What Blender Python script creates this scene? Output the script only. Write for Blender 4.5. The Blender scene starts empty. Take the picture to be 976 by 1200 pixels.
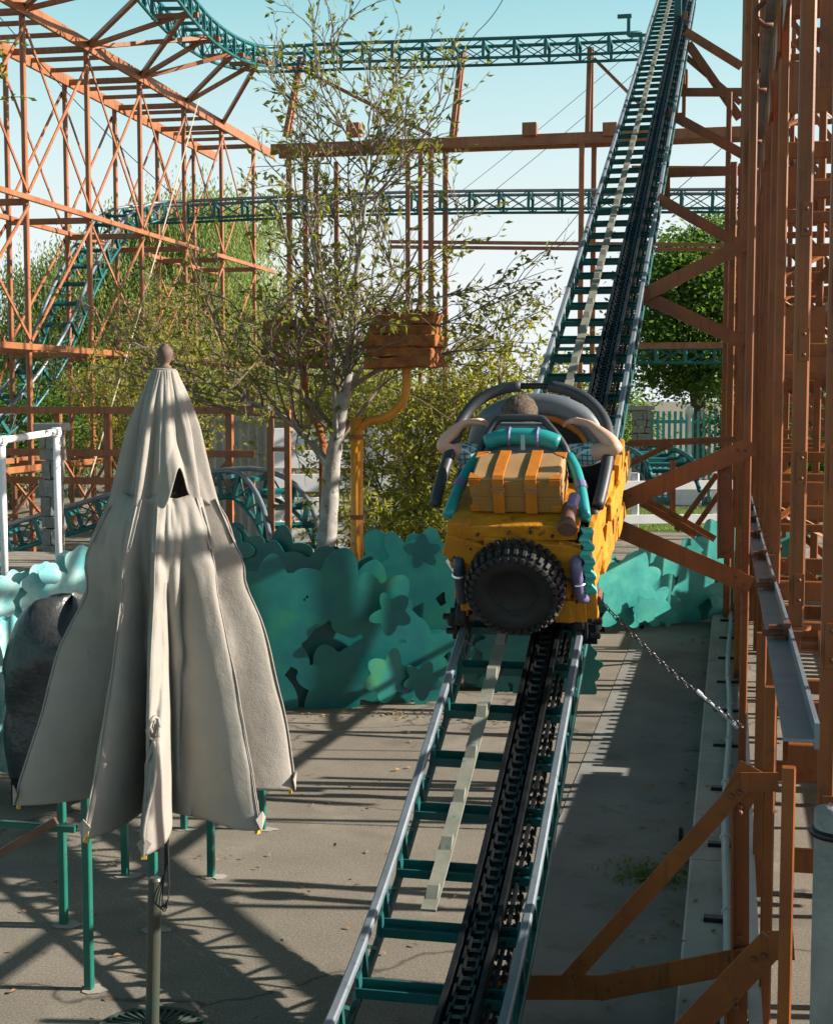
import bpy, math, random
import numpy as np
from mathutils import Vector, Matrix, noise as mnoise
R = math.radians
V = Vector
scene = bpy.context.scene
col = scene.collection
rng = random.Random(7)

# ------------------------------------------------------------------ camera
FPX, CX, CY, CAMH = 1700.0, 488.0, 600.0, 2.55
YAW, PITCH = R(12.25), R(-4.57)
cam_d = bpy.data.cameras.new('camera')
cam = bpy.data.objects.new('camera', cam_d)
col.objects.link(cam)
cam.location = (0, 0, CAMH)
cam.rotation_euler = (math.pi/2 + PITCH, 0, YAW)
cam_d.sensor_fit = 'HORIZONTAL'
cam_d.sensor_width = 36.0
cam_d.lens = 36.0 * FPX / 976.0
cam_d.clip_start, cam_d.clip_end = 0.1, 3000
scene.camera = cam
CROT = cam.rotation_euler.to_matrix()
CAMP = V((0, 0, CAMH))

def ray(px, py):
    return CROT @ V(((px-CX)/FPX, (CY-py)/FPX, -1.0))
def at(px, py, X=None, Y=None, Z=None):
    """survey helper: where the sight line to a spot of the photograph meets a plane of the site"""
    d = ray(px, py)
    for i, v in enumerate((X, Y, Z)):
        if v is not None:
            return CAMP + d*((v-CAMP[i])/d[i])
def at_plane(px, py, p0, n):
    d = ray(px, py)
    return CAMP + d*((p0-CAMP).dot(n)/d.dot(n))

# ------------------------------------------------------------------ materials
def nodes_of(name):
    m = bpy.data.materials.new(name); m.use_nodes = True
    nt = m.node_tree
    b = nt.nodes['Principled BSDF']
    return m, nt, b
def coords(nt, kind='Object'):
    return nt.nodes.new('ShaderNodeTexCoord').outputs[kind]
def noise_tex(nt, vec, scale, detail=4, rough=0.6):
    n = nt.nodes.new('ShaderNodeTexNoise')
    n.inputs['Scale'].default_value = scale
    n.inputs['Detail'].default_value = detail
    n.inputs['Roughness'].default_value = rough
    nt.links.new(vec, n.inputs['Vector'])
    return n.outputs['Fac']
def ramp(nt, fac, stops):
    r = nt.nodes.new('ShaderNodeValToRGB')
    els = r.color_ramp.elements
    while len(els) < len(stops): els.new(0.5)
    for e, (p, c) in zip(els, stops):
        e.position = p; e.color = (*c, 1) if len(c) == 3 else c
    nt.links.new(fac, r.inputs['Fac'])
    return r.outputs['Color']
def mixc(nt, fac, a, b, mode='MIX'):
    m = nt.nodes.new('ShaderNodeMix'); m.data_type = 'RGBA'; m.blend_type = mode
    for sock, v in ((m.inputs[0], fac), (m.inputs[6], a), (m.inputs[7], b)):
        if hasattr(v, 'links') or hasattr(v, 'is_output'): nt.links.new(v, sock)
        else: sock.default_value = v if isinstance(v, float) else (*v, 1)
    return m.outputs[2]
def bump(nt, b, fac, strength=0.3, dist=0.01):
    bp = nt.nodes.new('ShaderNodeBump')
    bp.inputs['Strength'].default_value = strength
    bp.inputs['Distance'].default_value = dist
    nt.links.new(fac, bp.inputs['Height'])
    nt.links.new(bp.outputs['Normal'], b.inputs['Normal'])
def paint(name, c1, c2, scale=6, rough=0.5, metal=0.0, bstr=0.15, bdist=0.004, c3=None, s3=30, t3=(0.6, 0.68), bscale=60, spec=0.4, streak=None):
    """painted / worn surface: two tones in soft patches, optional chips of a third tone"""
    m, nt, b = nodes_of(name)
    co = coords(nt)
    f = noise_tex(nt, co, scale, 5)
    c = ramp(nt, f, [(0.35, c1), (0.68, c2)])
    if c3:
        f3 = noise_tex(nt, co, s3, 6, 0.7)
        k = ramp(nt, f3, [(t3[0], (0, 0, 0)), (t3[1], (1, 1, 1))])
        c = mixc(nt, k, c, c3)
    if streak:                                     # runs of rust and dirt down the member
        mp = nt.nodes.new('ShaderNodeMapping'); mp.inputs['Scale'].default_value = (22, 22, 1.1)
        nt.links.new(co, mp.inputs['Vector'])
        fs_ = noise_tex(nt, mp.outputs[0], 1.0, 5, 0.65)
        c = mixc(nt, ramp(nt, fs_, [(0.52, (0, 0, 0)), (0.70, (0.75, 0.75, 0.75))]), c, streak)
        fp = noise_tex(nt, co, 42, 4, 0.7)
        c = mixc(nt, ramp(nt, fp, [(0.68, (0, 0, 0)), (0.72, (1, 1, 1))]), c, (0.10, 0.07, 0.05))
    nt.links.new(c, b.inputs['Base Color'])
    b.inputs['Roughness'].default_value = rough
    b.inputs['Metallic'].default_value = metal
    b.inputs['Specular IOR Level'].default_value = spec
    bump(nt, b, noise_tex(nt, co, bscale, 4), bstr, bdist)
    return m

M = {}
M['orange'] = paint('orange_steel', (0.25, 0.078, 0.014), (0.175, 0.050, 0.011), 3, 0.42, c3=(0.085, 0.032, 0.018), s3=9, t3=(0.58, 0.72), streak=(0.10, 0.034, 0.012))
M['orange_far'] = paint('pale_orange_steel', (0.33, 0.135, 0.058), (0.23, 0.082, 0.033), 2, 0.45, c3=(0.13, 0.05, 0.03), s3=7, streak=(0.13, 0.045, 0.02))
M['rust'] = paint('rusty_iron', (0.34, 0.12, 0.03), (0.16, 0.055, 0.02), 9, 0.85, bstr=0.8, bdist=0.02, c3=(0.46, 0.20, 0.05), s3=14)
M['teal'] = paint('teal_steel', (0.007, 0.090, 0.098), (0.012, 0.135, 0.135), 5, 0.4, c3=(0.03, 0.06, 0.06), s3=22)
M['teal_dark'] = paint('dark_teal_steel', (0.008, 0.06, 0.06), (0.012, 0.10, 0.095), 5, 0.45, c3=(0.02, 0.025, 0.025), s3=20)
M['rust_dark'] = paint('rust_brown_iron', (0.16, 0.055, 0.025), (0.09, 0.034, 0.02), 8, 0.6, bstr=0.4)
M['tie'] = paint('shadow_teal_steel', (0.008, 0.075, 0.077), (0.012, 0.105, 0.105), 5, 0.42, c3=(0.02, 0.03, 0.03), s3=18)  # teal set darker: shade over the low ties is put into this colour
M['rail'] = paint('worn_rail_steel', (0.20, 0.235, 0.275), (0.14, 0.17, 0.205), 5, 0.42, 0.3, c3=(0.12, 0.14, 0.16), s3=16)
M['base_iron'] = paint('grey_green_iron', (0.05, 0.075, 0.06), (0.03, 0.045, 0.038), 9, 0.6)
M['green_post'] = paint('green_enamel', (0.010, 0.10, 0.075), (0.012, 0.135, 0.10), 6, 0.35, c3=(0.04, 0.06, 0.05), s3=25)
M['ratchet'] = paint('pale_ratchet_paint', (0.25, 0.245, 0.205), (0.17, 0.18, 0.15), 8, 0.5, c3=(0.05, 0.20, 0.18), s3=12, t3=(0.64, 0.70))
M['black_steel'] = paint('greasy_black_steel', (0.012, 0.014, 0.018), (0.03, 0.032, 0.036), 10, 0.35, 0.5)
M['chain'] = paint('oiled_chain', (0.10, 0.105, 0.11), (0.05, 0.052, 0.056), 14, 0.3, 0.85)
M['galv'] = paint('galvanised_pipe', (0.55, 0.57, 0.60), (0.45, 0.48, 0.52), 7, 0.4, 0.5)
M['conduit'] = paint('grey_conduit', (0.42, 0.48, 0.52), (0.33, 0.39, 0.43), 7, 0.45, 0.15)
M['concrete'] = paint('kerb_concrete', (0.40, 0.39, 0.37), (0.29, 0.285, 0.275), 2.2, 0.9, bstr=0.35, c3=(0.17, 0.16, 0.15), s3=4, t3=(0.58, 0.75))
M['patch'] = paint('mortar_patch', (0.36, 0.33, 0.29), (0.25, 0.23, 0.20), 9, 0.9, bstr=0.5)
M['white'] = paint('white_paint', (0.78, 0.79, 0.80), (0.66, 0.67, 0.69), 4, 0.55)
M['cyan_fence'] = paint('turquoise_paint', (0.12, 0.55, 0.54), (0.09, 0.45, 0.46), 4, 0.5)
M['stone'] = paint('grey_stone', (0.32, 0.31, 0.29), (0.2, 0.2, 0.19), 5, 0.9, bstr=0.8, bdist=0.03, bscale=9)
M['corrug'] = paint('grey_sheet_metal', (0.52, 0.53, 0.54), (0.42, 0.43, 0.44), 2, 0.5, 0.3)
M['deckwood'] = paint('grey_deck_wood', (0.26, 0.23, 0.19), (0.17, 0.15, 0.125), 9, 0.85, bstr=0.5)
M['rubber'] = paint('tyre_rubber', (0.012, 0.012, 0.013), (0.022, 0.022, 0.023), 8, 0.62, bstr=0.2, spec=0.35)
M['pad'] = paint('black_foam_pad', (0.028, 0.032, 0.042), (0.045, 0.05, 0.062), 6, 0.48)
M['cowl'] = paint('slate_grey_shell', (0.13, 0.155, 0.185), (0.10, 0.12, 0.145), 4, 0.4)
M['dark'] = paint('dark_interior', (0.02, 0.02, 0.022), (0.03, 0.03, 0.032), 4, 0.8)
M['yellow'] = paint('yellow_plank_paint', (0.56, 0.245, 0.014), (0.40, 0.145, 0.010), 6, 0.5, bstr=0.8, bdist=0.010, bscale=20, c3=(0.13, 0.05, 0.012), s3=9, t3=(0.58, 0.68))
M['case'] = paint('tan_case_leather', (0.36, 0.225, 0.105), (0.29, 0.17, 0.075), 6, 0.6)
M['case_front'] = paint('brown_case_leather', (0.33, 0.175, 0.05), (0.26, 0.13, 0.036), 6, 0.6)
M['strap'] = paint('orange_leather', (0.52, 0.19, 0.02), (0.42, 0.13, 0.012), 10, 0.5)
M['teal_pad'] = paint('turquoise_vinyl', (0.02, 0.27, 0.27), (0.016, 0.21, 0.22), 5, 0.35)
M['aqua'] = paint('aqua_plastic', (0.06, 0.46, 0.40), (0.05, 0.36, 0.33), 5, 0.35)
M['purple'] = paint('violet_grey_tube', (0.16, 0.15, 0.30), (0.12, 0.115, 0.24), 5, 0.4)
M['blueblack'] = paint('blue_black_tube', (0.03, 0.04, 0.075), (0.045, 0.055, 0.095), 5, 0.4)
M['log'] = paint('maroon_cap', (0.16, 0.075, 0.055), (0.11, 0.05, 0.04), 8, 0.6)
M['silver'] = paint('silver_buckle', (0.62, 0.62, 0.60), (0.5, 0.5, 0.48), 12, 0.3, 0.9)
M['skin'] = paint('skin', (0.62, 0.38, 0.285), (0.55, 0.32, 0.23), 9, 0.5)
M['hair'] = paint('brown_grey_hair', (0.06, 0.043, 0.032), (0.15, 0.12, 0.095), 55, 0.85, bstr=0.7, bdist=0.008, bscale=110, spec=0.15)
M['trouser'] = paint('dark_trousers', (0.03, 0.035, 0.05), (0.04, 0.045, 0.06), 9, 0.9)
M['tarp'] = paint('black_tarp', (0.026, 0.027, 0.03), (0.05, 0.052, 0.056), 6, 0.36, bstr=0.6, bdist=0.03, bscale=7)
M['pole'] = paint('brown_pole', (0.13, 0.075, 0.055), (0.09, 0.05, 0.04), 8, 0.4, 0.2)
M['pole_green'] = paint('worn_green_brown_pole', (0.035, 0.07, 0.055), (0.075, 0.055, 0.042), 9, 0.4, 0.1, c3=(0.06, 0.16, 0.13), s3=12)
M['finial'] = paint('weathered_finial', (0.15, 0.10, 0.075), (0.09, 0.06, 0.05), 14, 0.75)
M['pipe_yellow'] = paint('ochre_pipe_paint', (0.60, 0.24, 0.015), (0.46, 0.16, 0.015), 5, 0.45, c3=(0.18, 0.06, 0.02), s3=18)
M['bark_white'] = paint('pale_bark', (0.36, 0.345, 0.32), (0.21, 0.20, 0.185), 9, 0.9, bstr=0.6, c3=(0.10, 0.085, 0.075), s3=11, t3=(0.60, 0.66))
M['bark'] = paint('grey_brown_bark', (0.17, 0.13, 0.10), (0.10, 0.08, 0.06), 9, 0.9, bstr=0.6)
M['twig'] = paint('twig_bark', (0.20, 0.155, 0.12), (0.13, 0.10, 0.08), 9, 0.9)
M['litter'] = paint('dry_leaves', (0.30, 0.17, 0.06), (0.16, 0.085, 0.035), 3, 0.8)
M['tip'] = paint('yellow_tip', (0.5, 0.34, 0.03), (0.4, 0.26, 0.02), 10, 0.5)
M['cord'] = paint('canvas_cord', (0.5, 0.44, 0.34), (0.4, 0.35, 0.27), 20, 0.9)

def canvas_mat():
    m, nt, b = nodes_of('beige_canvas')
    co = coords(nt)
    f = noise_tex(nt, co, 2.4, 6)
    c = ramp(nt, f, [(0.3, (0.285, 0.268, 0.245)), (0.62, (0.37, 0.35, 0.318)), (0.8, (0.315, 0.29, 0.245))])
    d = noise_tex(nt, co, 26, 3, 0.5)
    k = ramp(nt, d, [(0.70, (0, 0, 0)), (0.76, (1, 1, 1))])
    c = mixc(nt, k, c, (0.33, 0.28, 0.20))
    st = noise_tex(nt, co, 5.5, 4)
    c = mixc(nt, ramp(nt, st, [(0.6, (0, 0, 0)), (0.8, (0.55, 0.55, 0.55))]), c, (0.42, 0.40, 0.28))
    nt.links.new(c, b.inputs['Base Color'])
    b.inputs['Roughness'].default_value = 0.9
    b.inputs['Specular IOR Level'].default_value = 0.15
    w = nt.nodes.new('ShaderNodeTexNoise'); w.inputs['Scale'].default_value = 320
    nt.links.new(co, w.inputs['Vector'])
    lo = noise_tex(nt, co, 9, 5)
    ad = nt.nodes.new('ShaderNodeMath'); ad.operation = 'MULTIPLY_ADD'
    nt.links.new(lo, ad.inputs[0]); ad.inputs[1].default_value = 4.0
    nt.links.new(w.outputs['Fac'], ad.inputs[2])
    bump(nt, b, ad.outputs[0], 0.35, 0.006)
    tr = nt.nodes.new('ShaderNodeBsdfTranslucent')
    nt.links.new(c, tr.inputs['Color'])
    mx = nt.nodes.new('ShaderNodeMixShader'); mx.inputs[0].default_value = 0.16
    nt.links.new(b.outputs[0], mx.inputs[1]); nt.links.new(tr.outputs[0], mx.inputs[2])
    nt.links.new(mx.outputs[0], nt.nodes['Material Output'].inputs['Surface'])
    return m
M['canvas'] = canvas_mat()

def leaf_mat(name, c1, c2, c3, trans=0.4, tcol=None):
    m, nt, b = nodes_of(name)
    g = nt.nodes.new('ShaderNodeNewGeometry')
    c = ramp(nt, g.outputs['Random Per Island'], [(0.0, c1), (0.55, c2), (1.0, c3)])
    nt.links.new(c, b.inputs['Base Color'])
    b.inputs['Roughness'].default_value = 0.45
    b.inputs['Specular IOR Level'].default_value = 0.35
    tr = nt.nodes.new('ShaderNodeBsdfTranslucent')
    t = mixc(nt, 0.7, c, tcol or (0.30, 0.34, 0.03))
    nt.links.new(t, tr.inputs['Color'])
    mx = nt.nodes.new('ShaderNodeMixShader'); mx.inputs[0].default_value = trans
    nt.links.new(b.outputs[0], mx.inputs[1]); nt.links.new(tr.outputs[0], mx.inputs[2])
    nt.links.new(mx.outputs[0], nt.nodes['Material Output'].inputs['Surface'])
    return m
M['leaf_olive'] = leaf_mat('olive_leaves', (0.09, 0.11, 0.02), (0.15, 0.17, 0.03), (0.28, 0.25, 0.05), 0.48)
M['leaf_shrub'] = leaf_mat('shrub_leaves', (0.15, 0.175, 0.03), (0.25, 0.26, 0.045), (0.38, 0.34, 0.07), 0.55, (0.50, 0.50, 0.05))
M['leaf_willow'] = leaf_mat('willow_leaves', (0.13, 0.19, 0.06), (0.20, 0.27, 0.09), (0.27, 0.33, 0.13), 0.55, (0.50, 0.62, 0.20))
M['leaf_dark'] = leaf_mat('dark_leaves', (0.03, 0.07, 0.015), (0.05, 0.115, 0.022), (0.10, 0.18, 0.035), 0.42, (0.24, 0.42, 0.05))
M['grass'] = leaf_mat('lawn_grass', (0.07, 0.15, 0.02), (0.10, 0.20, 0.03), (0.14, 0.24, 0.04), 0.4)
M['petal'] = leaf_mat('pink_petals', (0.6, 0.12, 0.22), (0.65, 0.2, 0.3), (0.7, 0.1, 0.12), 0.3, (0.7, 0.2, 0.3))

def hedge_mat(name, a, b_, c, d, rough=0.35):
    """sheet metal leaves airbrushed in several greens"""
    m, nt, b = nodes_of(name)
    co = coords(nt)
    f = noise_tex(nt, co, 3.4, 4, 0.55)
    k = ramp(nt, f, [(0.30, a), (0.46, b_), (0.60, c), (0.74, d)])
    g = nt.nodes.new('ShaderNodeNewGeometry')
    v = ramp(nt, g.outputs['Random Per Island'], [(0, (0.9, 0.9, 0.9)), (1, (1.08, 1.08, 1.08))])
    k = mixc(nt, 1.0, k, v, 'MULTIPLY')
    s = noise_tex(nt, co, 26, 5)
    k = mixc(nt, ramp(nt, s, [(0.64, (0, 0, 0)), (0.74, (0.5, 0.5, 0.5))]), k, (0.02, 0.06, 0.06))
    nt.links.new(k, b.inputs['Base Color'])
    b.inputs['Roughness'].default_value = rough
    bump(nt, b, noise_tex(nt, co, 7, 3), 0.12, 0.01)
    return m
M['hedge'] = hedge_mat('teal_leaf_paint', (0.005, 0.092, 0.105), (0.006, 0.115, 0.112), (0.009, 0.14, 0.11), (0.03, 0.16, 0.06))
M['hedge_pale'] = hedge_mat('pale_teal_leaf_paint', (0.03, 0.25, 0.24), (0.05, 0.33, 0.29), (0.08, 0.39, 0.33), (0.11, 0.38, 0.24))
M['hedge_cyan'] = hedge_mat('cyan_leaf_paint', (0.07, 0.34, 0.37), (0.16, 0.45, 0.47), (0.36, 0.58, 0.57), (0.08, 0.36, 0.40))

def asphalt_mat():
    m, nt, b = nodes_of('old_asphalt')
    co = coords(nt)
    big = noise_tex(nt, co, 0.35, 5)
    c = ramp(nt, big, [(0.3, (0.175, 0.155, 0.128)), (0.55, (0.21, 0.187, 0.156)), (0.75, (0.24, 0.216, 0.18))])
    mid = noise_tex(nt, co, 2.3, 6, 0.7)
    c = mixc(nt, ramp(nt, mid, [(0.42, (0, 0, 0)), (0.75, (0.7, 0.7, 0.7))]), c, (0.15, 0.135, 0.115))
    fine = noise_tex(nt, co, 85, 3, 0.8)
    c = mixc(nt, 1.0, c, ramp(nt, fine, [(0.30, (0.55, 0.55, 0.55)), (0.5, (0.95, 0.95, 0.95)), (0.68, (1.45, 1.42, 1.36))]), 'MULTIPLY')
    vo = nt.nodes.new('ShaderNodeTexVoronoi'); vo.feature = 'DISTANCE_TO_EDGE'; vo.inputs['Scale'].default_value = 0.42
    wv = nt.nodes.new('ShaderNodeTexNoise'); wv.inputs['Scale'].default_value = 2.2; wv.inputs['Detail'].default_value = 5
    nt.links.new(co, wv.inputs['Vector'])
    ad = nt.nodes.new('ShaderNodeVectorMath'); ad.operation = 'MULTIPLY_ADD'
    nt.links.new(wv.outputs['Color'], ad.inputs[0]); ad.inputs[1].default_value = (0.5, 0.5, 0.5); nt.links.new(co, ad.inputs[2])
    nt.links.new(ad.outputs[0], vo.inputs['Vector'])
    cr = ramp(nt, vo.outputs['Distance'], [(0.0, (0.9, 0.9, 0.9)), (0.009, (0, 0, 0))])
    c = mixc(nt, cr, c, (0.06, 0.055, 0.05))
    sp = noise_tex(nt, co, 1.1, 2)
    c = mixc(nt, ramp(nt, sp, [(0.62, (0, 0, 0)), (0.70, (0.5, 0.5, 0.5))]), c, (0.09, 0.08, 0.07))
    oil = noise_tex(nt, co, 3.4, 3)
    c = mixc(nt, ramp(nt, oil, [(0.70, (0, 0, 0)), (0.76, (0.75, 0.75, 0.75))]), c, (0.055, 0.05, 0.045))
    pale = noise_tex(nt, co, 0.8, 6, 0.7)
    c = mixc(nt, ramp(nt, pale, [(0.56, (0, 0, 0)), (0.66, (0.45, 0.45, 0.45))]), c, (0.30, 0.275, 0.235))
    nt.links.new(c, b.inputs['Base Color'])
    b.inputs['Roughness'].default_value = 0.93
    b.inputs['Specular IOR Level'].default_value = 0.2
    bump(nt, b, noise_tex(nt, co, 120, 4, 0.8), 0.5, 0.006)
    return m
M['asphalt'] = asphalt_mat()
M['lane'] = paint('grey_lane_concrete', (0.215, 0.21, 0.20), (0.15, 0.145, 0.14), 1.3, 0.9, bstr=0.4, bscale=90, c3=(0.10, 0.095, 0.09), s3=3.0, t3=(0.56, 0.72))
M['soil'] = paint('planting_soil', (0.10, 0.075, 0.05), (0.06, 0.045, 0.03), 5, 0.95, bstr=0.8, bdist=0.03)
M['lawn'] = paint('lawn_base', (0.06, 0.11, 0.02), (0.09, 0.15, 0.03), 4, 0.9, bstr=0.8, bdist=0.03)

def plaid_mat():
    m, nt, b = nodes_of('plaid_cloth')
    co = coords(nt)
    c = None
    base = (0.30, 0.50, 0.55)
    prev = None
    for axis, sc, colr in (('X', 34, (0.05, 0.12, 0.22)), ('Z', 30, (0.03, 0.10, 0.20)), ('Y', 30, (0.62, 0.70, 0.70))):
        w = nt.nodes.new('ShaderNodeTexWave'); w.wave_type = 'BANDS'; w.bands_direction = axis
        w.inputs['Scale'].default_value = sc/3.0; w.inputs['Distortion'].default_value = 0.6
        nt.links.new(co, w.inputs['Vector'])
        k = ramp(nt, w.outputs['Fac'], [(0.80, (0, 0, 0)), (0.88, (0.9, 0.9, 0.9))])
        prev = mixc(nt, k, prev if prev is not None else base, colr)
    nt.links.new(prev, b.inputs['Base Color']); b.inputs['Roughness'].default_value = 0.9
    return m
M['plaid'] = plaid_mat()

# ------------------------------------------------------------------ objects
def tag(o, label=None, cat=None, group=None, kind=None):
    if label: o['label'] = label
    if cat: o['category'] = cat
    if group: o['group'] = group
    if kind: o['kind'] = kind
    return o
def thing(name, loc, label, cat, group=None, rot=None):
    o = bpy.data.objects.new(name, None); col.objects.link(o)
    o.location = loc
    if rot: o.rotation_euler = rot
    return tag(o, label, cat, group)
def offset_of(o):
    v = V((0, 0, 0))
    while o is not None:
        v += o.location; o = o.parent
    return v
def copy_tree(o, parent=None):
    c = o.copy(); col.objects.link(c); c.parent = parent
    for ch in o.children: copy_tree(ch, c)
    return c

class MB:
    def __init__(s): s.v = []; s.f = []
    def add(s, verts, faces):
        n = len(s.v); s.v.extend(tuple(p) for p in verts); s.f.extend(tuple(i+n for i in f) for f in faces)
        return s
    def box(s, c, size, ax=None):
        c = V(c); h = [x/2 for x in size]
        A = ax or (V((1, 0, 0)), V((0, 1, 0)), V((0, 0, 1)))
        vs = [c + A[0]*(h[0]*i) + A[1]*(h[1]*j) + A[2]*(h[2]*k) for i in (-1, 1) for j in (-1, 1) for k in (-1, 1)]
        return s.add(vs, [(0, 1, 3, 2), (4, 6, 7, 5), (0, 4, 5, 1), (2, 3, 7, 6), (0, 2, 6, 4), (1, 5, 7, 3)])
    def prism(s, prof, p, q, u, w):
        """closed profile [(a,b)] swept from p to q, a along u, b along w"""
        n = len(prof)
        vs = [p + u*a + w*b for a, b in prof] + [q + u*a + w*b for a, b in prof]
        fs = [tuple(range(n))[::-1], tuple(range(n, 2*n))] + [(i, (i+1) % n, n+(i+1) % n, n+i) for i in range(n)]
        return s.add(vs, fs)
    def frame(s, p, q, up):
        p, q = V(p), V(q); d = (q-p).normalized(); up = V(up)
        u = d.cross(up)
        if u.length < 1e-4: u = d.cross(V((1, 0, 0)))
        u.normalize(); w = u.cross(d).normalized()
        return p, q, d, u, w
    def bar(s, p, q, w, h, up=(0, 0, 1), ch=0.0, ext=0.0):
        p, q, d, a, b = s.frame(p, q, up)
        p = p - d*ext; q = q + d*ext
        w /= 2; h /= 2
        if ch:
            prof = [(-w+ch, -h), (w-ch, -h), (w, -h+ch), (w, h-ch), (w-ch, h), (-w+ch, h), (-w, h-ch), (-w, -h+ch)]
        else: prof = [(-w, -h), (w, -h), (w, h), (-w, h)]
        return s.prism(prof, p, q, a, b)
    def angle(s, p, q, w, h, t, up=(0, 0, 1), flip=1):
        """L section steel"""
        p, q, d, a, b = s.frame(p, q, up)
        prof = [(0, 0), (w, 0), (w, t), (t, t), (t, h), (0, h)]
        prof = [((x-w/2)*flip, y-h/2) for x, y in prof]
        return s.prism(prof, p, q, a, b)
    def ibeam(s, p, q, w, h, t, up=(0, 0, 1)):
        p, q, d, a, b = s.frame(p, q, up); w /= 2; h /= 2; k = t/2
        prof = [(-w, -h), (w, -h), (w, -h+t), (k, -h+t), (k, h-t), (w, h-t), (w, h), (-w, h), (-w, h-t), (-k, h-t), (-k, -h+t), (-w, -h+t)]
        return s.prism(prof, p, q, a, b)
    def tube(s, pts, r, n=8, caps=True, flat=1.0):
        pts = [V(p) for p in pts]; m = len(pts)
        rs = r if isinstance(r, (list, tuple)) else [r]*m
        t = (pts[1]-pts[0]).normalized()
        ref = V((0, 0, 1)) if abs(t.z) < 0.9 else V((1, 0, 0))
        u = t.cross(ref).normalized()
        vs = []; fs = []
        for i, p in enumerate(pts):
            if i == 0: t = pts[1]-pts[0]
            elif i == m-1: t = pts[-1]-pts[-2]
            else: t = pts[i+1]-pts[i-1]
            if t.length < 1e-9: t = V((0, 0, 1))
            t.normalize()
            u = (u - t*u.dot(t))
            if u.length < 1e-6: u = t.cross(V((0.3, 0.5, 0.8)))
            u.normalize(); w = t.cross(u)
            for k in range(n):
                a = 2*math.pi*k/n
                vs.append(p + u*(rs[i]*math.cos(a)) + w*(rs[i]*flat*math.sin(a)))
        for i in range(m-1):
            for k in range(n):
                a = i*n+k; b = i*n+(k+1) % n
                fs.append((a, b, b+n, a+n))
        if caps: fs += [tuple(range(n))[::-1], tuple(range((m-1)*n, m*n))]
        return s.add(vs, fs)
    def lathe(s, prof, c, axis=(0, 0, 1), n=24, ref=None):
        """prof: [(radius, along)]"""
        c = V(c); ax = V(axis).normalized()
        u = ax.cross(V(ref) if ref else (V((0, 0, 1)) if abs(ax.z) < 0.9 else V((1, 0, 0)))).normalized(); w = ax.cross(u)
        vs = []; fs = []; m = len(prof)
        for r, h in prof:
            for k in range(n):
                a = 2*math.pi*k/n
                vs.append(c + ax*h + u*(r*math.cos(a)) + w*(r*math.sin(a)))
        for i in range(m-1):
            for k in range(n):
                a = i*n+k; b = i*n+(k+1) % n
                fs.append((a, b, b+n, a+n))
        fs += [tuple(range(n))[::-1], tuple(range((m-1)*n, m*n))]
        return s.add(vs, fs)
    def ring(s, c, a, b, major, r, stretch=1.0, n=10, k=5, arc=1.0):
        """torus (or open hook) in the plane of a, b"""
        c, a, b = V(c), V(a), V(b)
        cnt = n if arc >= 1 else n+1
        pts = [c + a*(major*stretch*math.cos(2*math.pi*arc*i/n)) + b*(major*math.sin(2*math.pi*arc*i/n)) for i in range(cnt)]
        if arc < 1: return s.tube(pts, r, k)
        nrm = a.cross(b).normalized(); vs = []; fs = []
        for i, p in enumerate(pts):
            o = (p-c).normalized()
            for j in range(k):
                t = 2*math.pi*j/k
                vs.append(p + o*(r*math.cos(t)) + nrm*(r*math.sin(t)))
        for i in range(n):
            for j in range(k):
                A = i*k+j; B = i*k+(j+1) % k; i2 = ((i+1) % n)*k
                fs.append((A, B, i2+(j+1) % k, i2+j))
        return s.add(vs, fs)
    def leaf(s, p, d, size, width=0.4, r=rng):
        d = V(d).normalized()
        side = d.cross(V((r.gauss(0, 1), r.gauss(0, 1), r.gauss(0, 1))))
        if side.length < 1e-4: side = d.cross(V((0, 0, 1)))
        side.normalize(); nrm = side.cross(d)
        p = V(p); wd = size*width/2
        return s.add([p, p + d*(size*.45) - side*wd + nrm*(size*.06), p + d*size - nrm*(size*.08), p + d*(size*.45) + side*wd + nrm*(size*.06)], [(0, 1, 2, 3)])
    def build(s, name, mat, parent=None, smooth=False, local=False, bevel=0.0):
        me = bpy.data.meshes.new(name)
        vs = s.v
        if parent is not None and not local:
            o = offset_of(parent); vs = [(x-o.x, y-o.y, z-o.z) for x, y, z in vs]
        me.from_pydata(vs, [], s.f); me.update()
        if smooth:
            me.polygons.foreach_set('use_smooth', [True]*len(me.polygons))
        me.materials.append(mat)
        ob = bpy.data.objects.new(name, me); col.objects.link(ob); ob.parent = parent
        if bevel:
            b = ob.modifiers.new('bevel', 'BEVEL'); b.width = bevel; b.segments = 2; b.limit_method = 'ANGLE'
        return ob
def one(name, mat, parent, kind, *a, smooth=False, local=False, bevel=0.0, **k):
    """one shape as one part"""
    mb = MB(); getattr(mb, kind)(*a, **k)
    return mb.build(name, mat, parent, smooth, local, bevel)
def smooth_path(pts, sub=6):
    pts = [V(p) for p in pts]; out = []
    P = [pts[0]*2-pts[1]] + pts + [pts[-1]*2-pts[-2]]
    for i in range(1, len(P)-2):
        for k in range(sub):
            t = k/sub; a, b, c, d = P[i-1], P[i], P[i+1], P[i+2]
            out.append(0.5*((2*b) + (c-a)*t + (2*a-5*b+4*c-d)*t*t + (3*b-a-3*c+d)*t**3))
    out.append(pts[-1])
    return out
def resample(pts, step):
    out = [pts[0]]; acc = 0.0
    for a, b in zip(pts, pts[1:]):
        L = (b-a).length; d = step-acc
        while d <= L:
            out.append(a.lerp(b, d/L)); d += step
        acc = (acc+L) % step
    return out

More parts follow.
